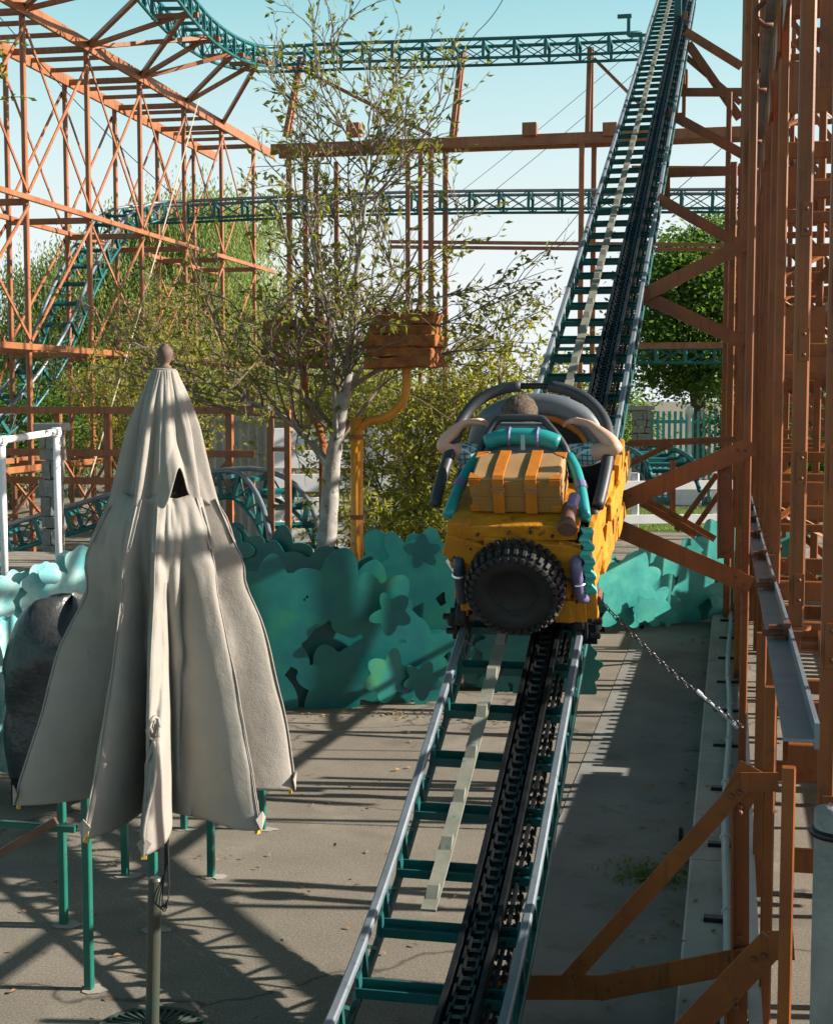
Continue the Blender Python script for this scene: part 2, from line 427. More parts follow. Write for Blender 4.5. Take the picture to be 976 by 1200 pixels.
# ------------------------------------------------------------------ sky and sun
SUN_EL = R(26); SUN_AZ = R(9)           # azimuth measured from +X toward +Y
sun_dir = V((math.cos(SUN_EL)*math.cos(SUN_AZ), math.cos(SUN_EL)*math.sin(SUN_AZ), math.sin(SUN_EL)))
w = bpy.data.worlds.new('World'); scene.world = w; w.use_nodes = True
wn = w.node_tree
sky = wn.nodes.new('ShaderNodeTexSky'); sky.sky_type = 'NISHITA'
sky.sun_disc = False; sky.sun_elevation = SUN_EL; sky.sun_rotation = math.pi/2 - SUN_AZ
sky.air_density = 1.1; sky.dust_density = 2.0; sky.ozone_density = 1.0
hs = wn.nodes.new('ShaderNodeHueSaturation')
hs.inputs['Hue'].default_value = 0.437; hs.inputs['Saturation'].default_value = 1.3; hs.inputs['Value'].default_value = 1.0
wn.links.new(sky.outputs[0], hs.inputs['Color'])
# pale haze low in the sky: brighter and whiter towards the horizon
tc = wn.nodes.new('ShaderNodeTexCoord'); sx = wn.nodes.new('ShaderNodeSeparateXYZ')
wn.links.new(tc.outputs['Generated'], sx.inputs[0])
hz = ramp(wn, sx.outputs['Z'], [(0.0, (1, 1, 1)), (0.10, (0.85, 0.85, 0.85)), (0.17, (0.55, 0.55, 0.55)), (0.27, (0.12, 0.12, 0.12)), (0.5, (0.0, 0.0, 0.0))])
gain = ramp(wn, sx.outputs['Z'], [(0.0, (1.0, 1.0, 1.0)), (0.30, (1.0, 1.0, 1.0)), (0.55, (0.34, 0.34, 0.34))])
c_ = mixc(wn, hz, hs.outputs[0], (4.7, 5.05, 5.2))
c_ = mixc(wn, 1.0, c_, gain, 'MULTIPLY')
bg = wn.nodes['Background']; bg.inputs['Strength'].default_value = 0.087
wn.links.new(c_, bg.inputs['Color'])
sd = bpy.data.lights.new('sun', 'SUN'); sd.energy = 5.0; sd.angle = R(0.53); sd.color = (1.0, 0.91, 0.78)
so = bpy.data.objects.new('sun', sd); col.objects.link(so)
so.rotation_euler = sun_dir.to_track_quat('Z', 'Y').to_euler(); so.location = (20, 5, 20)
scene.view_settings.view_transform = 'Standard'; scene.view_settings.look = 'None'
scene.view_settings.gamma = 1.0; scene.view_settings.use_curve_mapping = False
scene.view_settings.exposure = 1.16
scene.cycles.max_bounces = 6
scene.cycles.use_denoising = True
# ------------------------------------------------------------------ ground
def sheet(name, mat, pts, z, kind='structure'):
    me = bpy.data.meshes.new(name)
    me.from_pydata([(x, y, z) for x, y in pts], [], [tuple(range(len(pts)))]); me.update()
    me.materials.append(mat)
    o = bpy.data.objects.new(name, me); col.objects.link(o)
    return tag(o, kind=kind)
sheet('ground', M['asphalt'], [(-400, -60), (400, -60), (400, 700), (-400, 700)], 0.0)
sheet('lane', M['lane'], [(-0.98, 1), (-0.19, 1), (-0.175, 17.5), (-0.98, 17.5)], 0.004)
sheet('planting_bed', M['soil'], [(-6.2, 11.9), (-1.9, 12.3), (-1.2, 17.2), (-2.5, 24), (-9, 24)], 0.004)
sheet('lawn', M['lawn'], [(-6, 27.5), (9, 27.5), (9, 33.5), (-6, 33.5)], 0.004)
kb = MB()
y = -2.0
while y < 17.2:                                  # kerb slab cast in lengths
    y2 = min(y+2.4, 17.3)
    kb.bar((-0.045, y+.006, .06), (-0.045, y2-.006, .06), .27, .12, ch=.012)
    y = y2
tag(kb.build('kerb', M['concrete']), kind='structure')

# ------------------------------------------------------------------ lift track
TX, GA = -1.07, 0.62
def tz(y):
    if y >= 6.1: return 1.1 + .437*(y-7.0)
    z61 = 1.1 + .437*(6.1-7.0); t = 6.1-y          # levels out towards the station
    return z61 - .437*t + .437*t*t/(2*2.35) if t < 2.35 else z61 - .437*2.35/2
TOPY = 27.2
SL = math.atan(.437)
def tfr(y):
    e = .01; d = V((0, 2*e, tz(y+e)-tz(y-e))).normalized()
    return V((TX, y, tz(y))), d, V((0, -d.z, d.y))
ys = [2.6 + .12*i for i in range(32)]; ys = [y for y in ys if y < 6.3] + [6.4 + .8*i for i in range(27)]
ys = [y for y in ys if y < TOPY]
def tline(dx, dn, yl=ys):
    out = []
    for y in yl:
        p, d, n = tfr(y); out.append(p + V((dx, 0, 0)) + n*dn)
    return out
lift = thing('lift_track', (TX, 6.0, 0), 'steep lift hill track with chain and teal cross ties climbing to the top', 'coaster track')
def sweep(mb, pts, prof):
    """profile [(x, n)] swept along pts lying in the plane of the track"""
    m = len(prof); vs = []; fs = []
    for i, p in enumerate(pts):
        t = pts[min(i+1, len(pts)-1)] - pts[max(i-1, 0)]; t.normalize()
        n = V((0, -t.z, t.y))
        for a, b in prof: vs.append(p + V((a, 0, 0)) + n*b)
    for i in range(len(pts)-1):
        for k in range(m):
            a = i*m+k; b = i*m+(k+1) % m
            fs.append((a, b, b+m, a+m))
    fs += [tuple(range(m))[::-1], tuple(range((len(pts)-1)*m, len(pts)*m))]
    mb.add(vs, fs)
RP = [(-.019, -.03), (-.014, -.036), (.014, -.036), (.019, -.03), (.019, -.008), (.012, 0), (-.012, 0), (-.019, -.008)]
for s in (-1, 1):
    mb = MB(); sweep(mb, tline(s*GA/2, 0), RP); mb.build('running_rail', M['rail'], lift)
    mb = MB(); sweep(mb, tline(s*(GA/2+.005), -.20), [(x*.8, y+.018) for x, y in RP]); mb.build('lower_chord', M['teal_dark'], lift)
    mb = MB(); k = 0; y = 4.3
    while y < TOPY-.4:                              # zig-zag of bent bars between rail and chord
        a = tfr(y)[0] + V((s*GA/2, 0, 0)) + tfr(y)[2]*-.03
        b = tfr(y+.175)[0] + V((s*GA/2, 0, 0)) + tfr(y+.175)[2]*-.19
        c = tfr(y+.35)[0] + V((s*GA/2, 0, 0)) + tfr(y+.35)[2]*-.03
        mb.bar(a, b, .014, .014); mb.bar(b, c, .014, .014)
        mb.bar(tfr(y)[0] + V((s*GA/2, 0, 0)) + tfr(y)[2]*-.19, a, .03, .03)
        y += .35
    mb.build('lattice', M['teal_dark'], lift)
tie_me = None; y = 4.12; k = 0
p0, d0, n0 = tfr(10)
mb = MB()
mb.prism([(-.035, -.022), (.035, -.022), (.035, .022), (.029, .022), (.029, -.014), (-.029, -.014), (-.029, .022), (-.035, .022)], V((-GA/2+.022, 0, 0)), V((GA/2-.022, 0, 0)), V((0, 1, 0)), V((0, 0, 1)))
mb.box((-GA/2+.03, 0, .03), (.012, .05, .06)); mb.box((GA/2-.03, 0, .03), (.012, .05, .06))
tie0 = mb.build('cross_tie', M['tie'], lift, local=True)
while y < TOPY-.3:
    p, d, n = tfr(y)
    t = tie0 if k == 0 else tie0.copy()
    if k: col.objects.link(t); t.parent = lift
    t.location = p - n*.085 - lift.location
    t.rotation_euler = (math.atan2(d.z, d.y), 0, 0)
    y += .352; k += 1
# centre ratchet strip with a dog at each tie
mb = MB(); sweep(mb, tline(-.10, -.045, [y for y in ys if y > 5.55]), [(-.031, -.006), (.031, -.006), (.031, .006), (-.031, .006)])
y = 5.7
while y < TOPY-.3:
    p, d, n = tfr(y); q = p + V((-.10, 0, 0)) + n*-.039
    mb.add([q + V((sx*.024, 0, 0)) + d*dy + n*h for sx in (-1, 1) for dy, h in ((-.045, 0), (.035, 0), (.03, .032), (.006, .032))],
           [(0, 1, 2, 3), (7, 6, 5, 4), (0, 4, 5, 1), (1, 5, 6, 2), (2, 6, 7, 3), (3, 7, 4, 0)])
    y += .295
mb.build('ratchet_strip', M['ratchet'], lift)
# chain trough: two angles and a channel bed, and the chain lying in it
CXo = .135
mb = MB()
for s in (-1, 1): sweep(mb, tline(CXo+s*.064, -.03), [(-.010, -.035), (.010, -.035), (.010, .03), (-.010, .03)])
sweep(mb, tline(CXo, -.062), [(-.06, -.006), (.06, -.006), (.06, .006), (-.06, .006)])
mb.build('chain_trough', M['black_steel'], lift)
def chain_run(dx, dn, pitch, half, y0, y1):
    mb = MB(); y = y0; k = 0
    while y < y1:
        p, d, n = tfr(y); p = p + V((dx, 0, 0)) + n*dn
        st = pitch
        q = p + d*st
        o = half if k % 2 else half-.011
        for s in (-1, 1):
            mb.bar(p + V((s*o, 0, 0)) - d*.010, q + V((s*o, 0, 0)) + d*.010, .009, .030, up=n)
        mb.tube([p + V((-half-.006, 0, 0)), p + V((half+.006, 0, 0))], .010, 6)
        y += st*d.y; k += 1
    return mb
chain_run(CXo, -.028, .056, .036, 3.6, TOPY-.3).build('lift_chain', M['chain'], lift)
chain_run(CXo+.055, -.26, .06, .034, 3.6, TOPY-.3).build('return_chain', M['chain'], lift)
mb = MB()
sweep(mb, tline(.225, -.09), [(-.008, -.012), (.008, -.012), (.008, .012), (-.008, .012)])
mb.build('guard_strip', M['black_steel'], lift)
# legs of the low end
for y in (3.0, 4.2):
    for s in (-1, 1):
        p = V((TX+s*GA/2, y, tz(y)-.22))
        if p.z > .05: one('leg', M['black_steel'], lift, 'bar', (p.x, y, 0), (p.x, y, p.z), .05, .05)

# ------------------------------------------------------------------ the car, built in its own frame (x right, y up the hill, z off the track)
CARY = 7.5
car_at = V((TX, CARY, tz(CARY)))
car = thing('coaster_car', car_at, 'yellow plank coaster car with a suitcase and black spare tyre on its back', 'coaster car', rot=(SL, 0, 0))
cr = random.Random(3)
def plank(mb, c, size, rx=0, ry=0, rz=0, jag=.006):
    """a hand-cut board with uneven edges and ends"""
    m = Matrix.Rotation(rz, 3, 'Z') @ Matrix.Rotation(ry, 3, 'Y') @ Matrix.Rotation(rx, 3, 'X')
    L = max(range(3), key=lambda i: size[i]); n = 7
    o = [i for i in range(3) if i != L]
    vs = []
    for i in range(n):
        t = -size[L]/2 + size[L]*i/(n-1)
        for a, b in ((-1, -1), (1, -1), (1, 1), (-1, 1)):
            q = [0, 0, 0]; q[L] = t + (cr.uniform(-jag, jag)*1.5 if i in (0, n-1) else 0)
            q[o[0]] = a*size[o[0]]/2 + cr.uniform(-jag, jag)*.6; q[o[1]] = b*size[o[1]]/2 + cr.uniform(-jag, jag)*.6
            vs.append(V(c) + m @ V(q))
    fs = [(0, 1, 2, 3)[::-1], tuple(range(4*n-4, 4*n))]
    for i in range(n-1):
        for k in range(4):
            a = i*4+k; b = i*4+(k+1) % 4; fs.append((a, b, b+4, a+4))
    mb.add(vs, fs)
mb = MB()
mb.add([(x*((.27 if z < .3 else .34) if y < .06 else (.36 if z < .3 else .395)), y, z) for y in (.05, 1.45) for x in (-1, 1) for z in (.16 if y < .1 else -.06, .54 if y < .1 else .36)] ,
       [(0, 1, 3, 2), (4, 6, 7, 5), (0, 4, 5, 1), (2, 3, 7, 6), (0, 2, 6, 4)])
mb.build('hull', M['dark'], car, local=True)
for s in (-1, 1):                                  # side boards, lapped
    mb = MB()
    for r_ in range(5):
        z = .13 + r_*.105; y = 0.0
        while y < 1.5:
            L = cr.uniform(.4, .75)
            x = .352 + .06*min(1, (y+.2)/1.0) + cr.uniform(-.014, .026)
            x -= (.10 if s < 0 else .035)*max(0, (.45-z)/.45)*max(0, 1-y/1.3)
            plank(mb, (s*x, y+L/2, z - .15*(y+L/2) + cr.uniform(-.012, .012)), (.035, L-.016, .100), rz=-s*.05*(y < .8), ry=s*cr.uniform(-.10, .10), rx=-.15+cr.uniform(-.04, .04), jag=.010)
            y += L
    mb.build('side_boards', M['yellow'], car, local=True, bevel=.006)
mb = MB()
plank(mb, (.03, -.010, .605), (.58, .05, .085), ry=-.03)
plank(mb, (-.285, -.012, .610), (.105, .055, .10), ry=.02)
plank(mb, (.08, -.040, .515), (.46, .05, .115), ry=.08)
plank(mb, (-.24, -.030, .50), (.24, .05, .13), ry=.30)
plank(mb, (-.225, -.010, .36), (.20, .05, .16), ry=-.16)
plank(mb, (.25, -.036, .40), (.14, .05, .30), ry=.30)
plank(mb, (.345, -.012, .32), (.12, .05, .42), ry=-.06)
plank(mb, (.03, -.005, .33), (.44, .04, .20), ry=.02)
plank(mb, (-.205, -.018, .21), (.17, .05, .14), ry=.10)
plank(mb, (.27, -.030, .16), (.17, .05, .13), ry=-.05)
plank(mb, (.02, .03, .20), (.52, .04, .16))
mb.build('rear_boards', M['yellow'], car, local=True, bevel=.007)
for c in ((-.22, .52), (-.15, .45), (-.31, .47), (-.02, .615), (.2, .6), (.25, .53), (.22, .49), (-.29, .33), (.29, .32), (.33, .44), (-.18, .6), (.09, .62), (.31, .22)):
    one('nail_head', M['dark'], car, 'lathe', [(.007, 0), (.007, .022), (.003, .025)], (c[0], -.036, c[1]), (0, -1, 0), 7, local=True)
mb = MB(); mb.bar((-.33, .22, .625), (.33, .22, .625), .5, .03); mb.build('luggage_shelf', M['yellow'], car, local=True, bevel=.005)
# suitcase
case = one('suitcase', M['case_front'], car, 'box', (0.005, .255, .698), (.46, .31, .092), local=True, bevel=.008)
one('lid', M['case'], case, 'add', [(x*(.232 if z < .83 else .225), .255+y*(.157 if z < .83 else .150), z) for x in (-1, 1) for y in (-1, 1) for z in (.748, .848)],
    [(0, 1, 3, 2), (4, 6, 7, 5), (0, 4, 5, 1), (2, 3, 7, 6), (0, 2, 6, 4), (1, 5, 7, 3)], local=True, bevel=.012)
lip = one('lid_lip', M['case_front'], case, 'box', (0, .0965, .79), (.462, .008, .085), local=True, bevel=.003)
for x in (-.083, .083):
    mb = MB()
    pth = [V((x, .40, .858)), V((x*1.02, .25, .861)), V((x, .102, .860)), V((x, .084, .848)), V((x, .081, .77)), V((x, .086, .66))]
    for a, b in zip(pth, pth[1:]): mb.bar(a, b, .058, .008, up=(0, -.5, 1), ext=.003)
    st = mb.build('strap', M['strap'], case, local=True, bevel=.002)
    mb = MB()
    for dx in (-.032, .032): mb.bar((x+dx, .073, .806), (x+dx, .073, .786), .004, .004)
    for dz in (.786, .806): mb.bar((x-.032, .073, dz), (x+.032, .073, dz), .004, .004)
    mb.bar((x, .072, .806), (x, .072, .770), .003, .003)
    mb.build('buckle', M['silver'], case, local=True)
for sx in (-1, 1):
    for yy, zz in ((.10, .846), (.40, .846), (.095, .665)):
        mb = MB()
        if zz > .7:
            mb.add([(sx*.236, yy+(.062 if yy < .2 else -.062), .8515), (sx*.236, yy-(.006 if yy < .2 else -.006), .8515), (sx*.165, yy-(.006 if yy < .2 else -.006), .8515), (sx*.180, yy+(.022 if yy < .2 else -.022), .8515)] + [(sx*.236, yy+(.062 if yy < .2 else -.062), .842), (sx*.236, yy-(.006 if yy < .2 else -.006), .842), (sx*.165, yy-(.006 if yy < .2 else -.006), .842), (sx*.180, yy+(.022 if yy < .2 else -.022), .842)], [(0, 1, 2, 3), (4, 7, 6, 5), (0, 4, 5, 1), (1, 5, 6, 2), (2, 6, 7, 3), (3, 7, 4, 0)])
            if yy < .2: mb.box((sx*.205, .0905, .828), (.060, .007, .034))
        else: mb.box((sx*.210, .0985, zz+.012), (.052, .008, .038))
        mb.build('corner_guard', M['strap'], case, local=True, bevel=.003)
# spare tyre
TC = V((.012, -.135, .352)); AX = V((0, -1, 0))
TS = .845
prof = [(r_*TS, h_) for r_, h_ in ((.135, -.06), (.17, -.085), (.225, -.098), (.262, -.088), (.279, -.05), (.284, 0), (.279, .05), (.262, .088), (.225, .098), (.185, .094), (.150, .078), (.140, .045))]
mb = MB(); mb.lathe(prof, TC, AX, 56)
tyre = mb.build('spare_tyre', M['rubber'], car, smooth=True, local=True)
mb = MB()
u0 = V((1, 0, 0)); w0 = V((0, 0, 1))
for row, (rr, hh, tilt, ww, nn) in enumerate(((.284, .022, 0, .030, 34), (.284, -.022, 0, .030, 34), (.277, .062, .55, .034, 34), (.277, -.062, -.55, .034, 34), (.248, .093, 1.15, .026, 34))):
    for k in range(nn):
        a = 2*math.pi*(k + .5*(row % 2))/nn
        rad = u0*math.cos(a) + w0*math.sin(a); tan = -u0*math.sin(a) + w0*math.cos(a)
        nrm = rad*math.cos(tilt) + AX*math.sin(tilt); lat = AX*math.cos(tilt) - rad*math.sin(tilt)
        mb.box(TC + rad*rr*TS + AX*hh + nrm*.004, (.024, ww, .022), (tan, lat, nrm))
mb.build('tread', M['rubber'], tyre, local=True, bevel=.004)
mb = MB(); mb.lathe([(.122, .02), (.122, .050), (.115, .053), (.108, .032), (.086, .018), (.082, .018), (.075, .036), (.03, .040), (.0, .040)], TC, AX, 40)
mb.build('hub', M['pad'], tyre, smooth=False, local=True)
# hoop, cowl, seat
hp = smooth_path([(-.468, .30, .575), (-.455, .42, .655), (-.425, .60, .75), (-.394, .80, .838), (-.31, .92, .915), (-.17, .99, .958), (-.02, 1.0, .969), (.14, .99, .960), (.30, .92, .915), (.405, .80, .825), (.428, .60, .735), (.415, .42, .655), (.395, .30, .585)], 5)
n = len(hp); c1 = int(n*.52)
mb = MB(); mb.tube(hp, .017, 10); hoop = mb.build('grab_hoop', M['black_steel'], car, smooth=True, local=True)
for seg in (hp[:c1-2], hp[c1+2:]):
    mb = MB(); mb.tube(seg, .032, 14)
    mb.build('foam_sleeve', M['pad'], hoop, smooth=True, local=True)
cw = smooth_path([(-.37, 1.12, .46), (-.365, 1.13, .57), (-.31, 1.15, .69), (-.16, 1.17, .765), (-.02, 1.175, .782), (.12, 1.17, .765), (.26, 1.15, .69), (.33, 1.13, .57), (.345, 1.12, .46)], 5)
mb = MB(); mb.tube(cw, .062, 14); mb.build('front_cowl', M['cowl'], car, smooth=True, local=True)
mb = MB(); mb.tube(smooth_path([(-.31, 1.17, .45), (-.26, 1.20, .60), (-.02, 1.22, .70), (.22, 1.20, .60), (.29, 1.17, .45)], 4), .03, 8); mb.build('cowl_trim', M['strap'], car, smooth=True, local=True)
mb = MB(); mb.add([(x, y, z) for y in (1.26, 1.30) for x, z in ((-.36, .15), (.36, .15), (.31, .55), (.2, .68), (0, .735), (-.2, .70), (-.33, .57))], [tuple(range(7)), tuple(range(7, 14))[::-1]] + [(i, (i+1) % 7, 7+(i+1) % 7, 7+i) for i in range(7)])
mb.build('dashboard', M['dark'], car, local=True)
for s in (-1, 1):
    x = s*.43
    x = s*.395
    mb = MB(); mb.tube(smooth_path([(x*.95, .25, .56), (x*1.0, .6, .565), (x, 1.0, .565), (x*.97, 1.25, .55)], 4), .024, 10)
    mb.build('side_coaming', M['pad'], car, smooth=True, local=True)
stp = smooth_path([(-.265, .40, .71), (-.235, .50, .83), (-.17, .60, .925), (-.12, .62, .945), (.06, .62, .945), (.11, .60, .925), (.215, .50, .83), (.26, .40, .71)], 3)
mb = MB(); mb.tube(stp, .020, 8); mb.build('seat_frame', M['pad'], car, smooth=True, local=True)
mb = MB(); mb.add([(x, y+dy, z) for dy in (0, .05) for x, y, z in ((-.24, .42, .70), (.235, .42, .70), (.20, .50, .82), (.10, .585, .915), (-.14, .585, .915), (-.22, .50, .82))], [tuple(range(6)), tuple(range(6, 12))[::-1]] + [(i, (i+1) % 6, 6+(i+1) % 6, 6+i) for i in range(6)])
mb.build('seat_back', M['cowl'], car, local=True)
mb = MB(); mb.tube(smooth_path([(-.20, .50, .855), (-.1, .50, .89), (.08, .50, .89), (.18, .50, .855)], 4), .045, 12); roll = mb.build('bed_roll', M['teal_pad'], car, smooth=True, local=True)
for x in (-.075, .075):
    mb = MB(); mb.ring((x, .50, .89), (0, 1, 0), (0, 0, 1), .048, .008, n=16); mb.build('roll_strap', M['purple'], roll, local=True)
mb = MB(); mb.bar((.0, .455, .925), (.005, .40, .862), .022, .006); mb.build('roll_buckle', M['silver'], roll, local=True)
for s, mt in ((-1, 'teal_pad'), (1, 'teal_pad')):
    mb = MB(); mb.tube(smooth_path([(s*.235, .46, .80), (s*.285, .36, .76), (s*.325, .22, .70), (s*.355, .08, .63)], 4), .030, 12)
    tb = mb.build('side_bolster', M[mt], car, smooth=True, local=True)
    mb = MB(); mb.tube([(s*.308, .285, .735), (s*.318, .25, .715)], .033, 12); mb.build('collar', M['purple'], tb, local=True)
mb = MB(); mb.lathe([(.036, -.16), (.036, 0), (.046, .002), (.048, .03), (.042, .036), (0, .036)], (.275, -.03, .655), (0, -1, -.15), 20); lg = mb.build('log_end', M['log'], car, local=True)
mb = MB(); mb.lathe([(.020, -.02), (.030, 0), (.030, .06), (.022, .07)], (.285, .10, .695), (.15, .75, .45), 14); mb.build('lamp_cup', M['purple'], car, local=True)
mb = MB(); mb.tube(smooth_path([(.318, .02, .475), (.318, -.07, .472), (.320, -.10, .45), (.324, -.095, .38), (.332, -.07, .27), (.36, -.02, .225)], 4), .028, 12); sn = mb.build('snorkel_pipe', M['purple'], car, smooth=True, local=True)
mb = MB(); mb.ring((.326, -.09, .36), (1, 0, 0), (0, 1, .1), .032, .006, n=16); mb.bar((.24, -.05, .365), (.30, -.085, .362), .02, .006, up=(0, -1, 0)); mb.build('pipe_clamp', M['silver'], sn, local=True)
mb = MB(); mb.tube([(-.285, .0, .455), (-.287, -.05, .45), (-.29, -.06, .40), (-.288, -.05, .20)], .029, 12); sn = mb.build('exhaust_pipe', M['blueblack'], car, smooth=True, local=True)
mb = MB(); mb.ring((-.289, -.056, .37), (1, 0, 0), (0, 1, .1), .033, .008, n=14); mb.bar((-.36, .0, .42), (-.31, -.05, .375), .02, .006, up=(0, -1, 0)); mb.build('pipe_clamp', M['silver'], sn, local=True)
mb = MB(); vs = []; fs = []
for i in range(25):                                # wavy plastic strip
    t = i/24; z = .66 - .38*t; k = .013*math.sin(t*2*math.pi*4.5)
    for dx in (-.026, .026):
        for dy in (0, .02): vs.append((.372 + dx + k + .008*t, -.075 + dy - abs(k)*.8, z))
    if i: a = (i-1)*4; fs += [(a, a+2, a+6, a+4), (a+1, a+5, a+7, a+3), (a, a+4, a+5, a+1), (a+2, a+3, a+7, a+6)]
fs += [(0, 1, 3, 2), (96, 98, 99, 97)]
mb.add(vs, fs); mb.build('wavy_strip', M['aqua'], car, smooth=False, local=True)
mb = MB(); mb.bar((.350, -.045, .66), (.356, -.045, .30), .03, .02); mb.build('strip_back', M['dark'], car, local=True)
mb = MB(); mb.tube([(.40, .0, .20), (.40, .10, .19)], .03, 12); mb.build('peg_end', M['log'], car, local=True)
# running gear
for yy in (.12, 1.25):
    mb = MB(); mb.bar((-.36, yy, .07), (.36, yy, .07), .07, .06); mb.bar((-.2, yy, .09), (.2, yy, .09), .12, .05)
    ax = mb.build('axle', M['black_steel'], car, local=True)
    for s in (-1, 1):
        bg_ = MB()
        bg_.bar((s*.345, yy-.13, .03), (s*.345, yy+.13, .03), .014, .13)
        bg_.bar((s*.275, yy-.12, .03), (s*.275, yy+.12, .03), .012, .10)
        bg_.bar((s*.35, yy, .05), (s*.35, yy, -.14), .02, .08)
        bogie = bg_.build('wheel_carrier', M['black_steel'], car, local=True)
        for dy in (-.085, .085):
            mb = MB(); mb.lathe([(.02, -.03), (.055, -.028), (.06, -.02), (.06, .02), (.055, .028), (.02, .03)], (s*.31, yy+dy, .062), (1, 0, 0), 20)
            mb.lathe([(.012, .03), (.012, .068), (.004, .07)], (s*.31, yy+dy, .062), (s, 0, 0), 8)
            mb.build('wheel', M['rubber'], bogie, local=True)
        mb = MB(); mb.lathe([(.02, -.022), (.045, -.02), (.045, .02), (.02, .022)], (s*.372, yy, -.018), (0, 0, 1), 18)
        mb.lathe([(.018, 0), (.018, .05), (.006, .055)], (s*.372, yy-.05, .03), (s, 0, 0), 8)
        mb.lathe([(.018, 0), (.018, .05), (.006, .055)], (s*.36, yy-.05, -.06), (s, 0, 0), 8)
        mb.build('guide_wheel', M['black_steel'], bogie, local=True)
mb = MB(); mb.bar((.0, .05, .02), (.0, .05, .10), .05, .04); mb.bar((.135, .5, -.02), (.135, .5, .10), .03, .06); mb.bar((-.22, .12, .04), (-.22, 1.25, .04), .05, .06); mb.bar((.22, .12, .04), (.22, 1.25, .04), .05, .06)
mb.build('chassis', M['black_steel'], car, local=True)

# ------------------------------------------------------------------ the rider
person = thing('person', car_at, 'rider from behind with brown grey hair, plaid sleeves and elbows spread wide', 'person', rot=(SL, 0, 0))
def skinned(name, joints, bones, mat, sub=2, parent=person, root=0):
    me = bpy.data.meshes.new(name)
    me.from_pydata([j[0] for j in joints], bones, []); me.update()
    me.materials.append(mat)
    o = bpy.data.objects.new(name, me); col.objects.link(o); o.parent = parent
    m = o.modifiers.new('skin', 'SKIN'); m.use_smooth_shade = True; m.branch_smoothing = .4
    for sv, j in zip(me.skin_vertices[0].data, joints):
        r_ = j[1]; sv.radius = r_ if isinstance(r_, tuple) else (r_, r_)
        sv.use_root = False
    me.skin_vertices[0].data[root].use_root = True
    sb = o.modifiers.new('sub', 'SUBSURF'); sb.levels = sub; sb.render_levels = sub
    return o
J = []; B = []
def jn(p, r_, par=None):
    J.append((p, r_)); i = len(J)-1
    if par is not None: B.append((par, i))
    return i
HX = -.06
pel = jn((HX, .66, .26), (.14, .10)); sp = jn((HX, .70, .42), (.125, .09), pel); ch = jn((HX, .74, .60), (.15, .095), sp)
nb = jn((HX, .755, .73), (.06, .06), ch); nk = jn((HX, .765, .79), (.05, .052), nb)
h1 = jn((HX, .775, .865), (.064, .078), nk); h2 = jn((HX, .78, .915), (.074, .092), h1); h3 = jn((HX, .775, .965), (.064, .080), h2); h4 = jn((HX, .77, .992), (.03, .04), h3)
nose = jn((HX, .885, .892), (.012, .012), h2)
for s in (-1, 1):
    jn((HX+s*.084, .775, .902), (.010, .022), h2)
def arm(s, shx, el, wr, kn):
    sh = jn(shx, .062, ch); ua = jn((V(shx)*.5+V(el)*.5)[:], .054, sh); e = jn(el, .047, ua)
    f = jn((V(el)*.55+V(wr)*.45)[:], .042, e); w_ = jn(wr, (.026, .022), f)
    d = (V(kn)-V(wr)).normalized(); L = (V(kn)-V(wr)).length
    palm = jn(kn, (.034, .016), w_)
    sidev = d.cross(V((0, 0, 1))).normalized(); dn = V((0, 0, -1))
    for i, (o, l1) in enumerate(((-.030, .032), (-.010, .038), (.011, .036), (.031, .028))):
        a = jn((V(kn)+d*.018+sidev*o)[:], .0095, palm)
        b = jn((V(kn)+d*(.018+l1)+sidev*o*1.1+dn*.010)[:], .0088, a)
        c = jn((V(kn)+d*(.018+l1*1.45)+sidev*o*1.1+dn*.035)[:], .0078, b)
    th = jn((V(wr)*.5+V(kn)*.5+sidev*(-s)*-.035+dn*.008)[:], .011, palm)
    jn((V(kn)+sidev*s*.048+dn*.020)[:], .0095, th)
arm(-1, (HX-.165, .72, .645), (-.485, .60, .785), (-.375, .735, .858), (-.300, .775, .852))
arm(1, (HX+.165, .72, .645), (.485, .60, .780), (.320, .74, .860), (.245, .785, .855))
for s in (-1, 1):
    hip = jn((HX+s*.09, .70, .24), .085, pel); kne = jn((HX+s*.11, 1.08, .38), .06, hip); an = jn((HX+s*.11, 1.30, .17), .04, kne); jn((HX+s*.11, 1.40, .16), (.03, .035), an)
body = skinned('body', J, B, M['skin'])
J2 = [((HX, .66, .27), (.155, .115)), ((HX, .70, .43), (.14, .105)), ((HX, .74, .60), (.165, .11)), ((HX, .752, .70), (.085, .075)),
      ((HX-.165, .72, .655), .080), ((-.415, .628, .742), .064), ((HX+.165, .72, .655), .080), ((.395, .635, .738), .064)]
skinned('shirt', J2, [(0, 1), (1, 2), (2, 3), (2, 4), (4, 5), (2, 6), (6, 7)], M['plaid'])
J3 = [((HX, .66, .24), (.15, .11))]; B3 = []
for s in (-1, 1):
    i = len(J3); J3 += [((HX+s*.09, .70, .24), .098), ((HX+s*.11, 1.08, .38), .072), ((HX+s*.11, 1.27, .20), .055)]
    B3 += [(0, i), (i, i+1), (i+1, i+2)]
skinned('trousers', J3, B3, M['trouser'])
mb = MB(); vs = []; fs = []; NU, NV = 40, 22
for j in range(NV+1):                              # short hair, wrapping the back and top of the skull
    ph = math.pi*.66*j/NV
    for i in range(NU):
        th = 2*math.pi*i/NU
        d = V((math.sin(ph)*math.cos(th), math.sin(ph)*math.sin(th), math.cos(ph)))
        k = 1 + .035*(mnoise.noise(V((d.x*11, d.y*11, d.z*3)))) + .03*mnoise.noise(d*23)
        if d.y > .45: k *= max(.75, 1 - (d.y-.45)*.5)*(1 if d.z > .45 else .8)
        vs.append(V((HX, .772, .908)) + V((d.x*.100*k, d.y*.112*k, d.z*.100*k)))
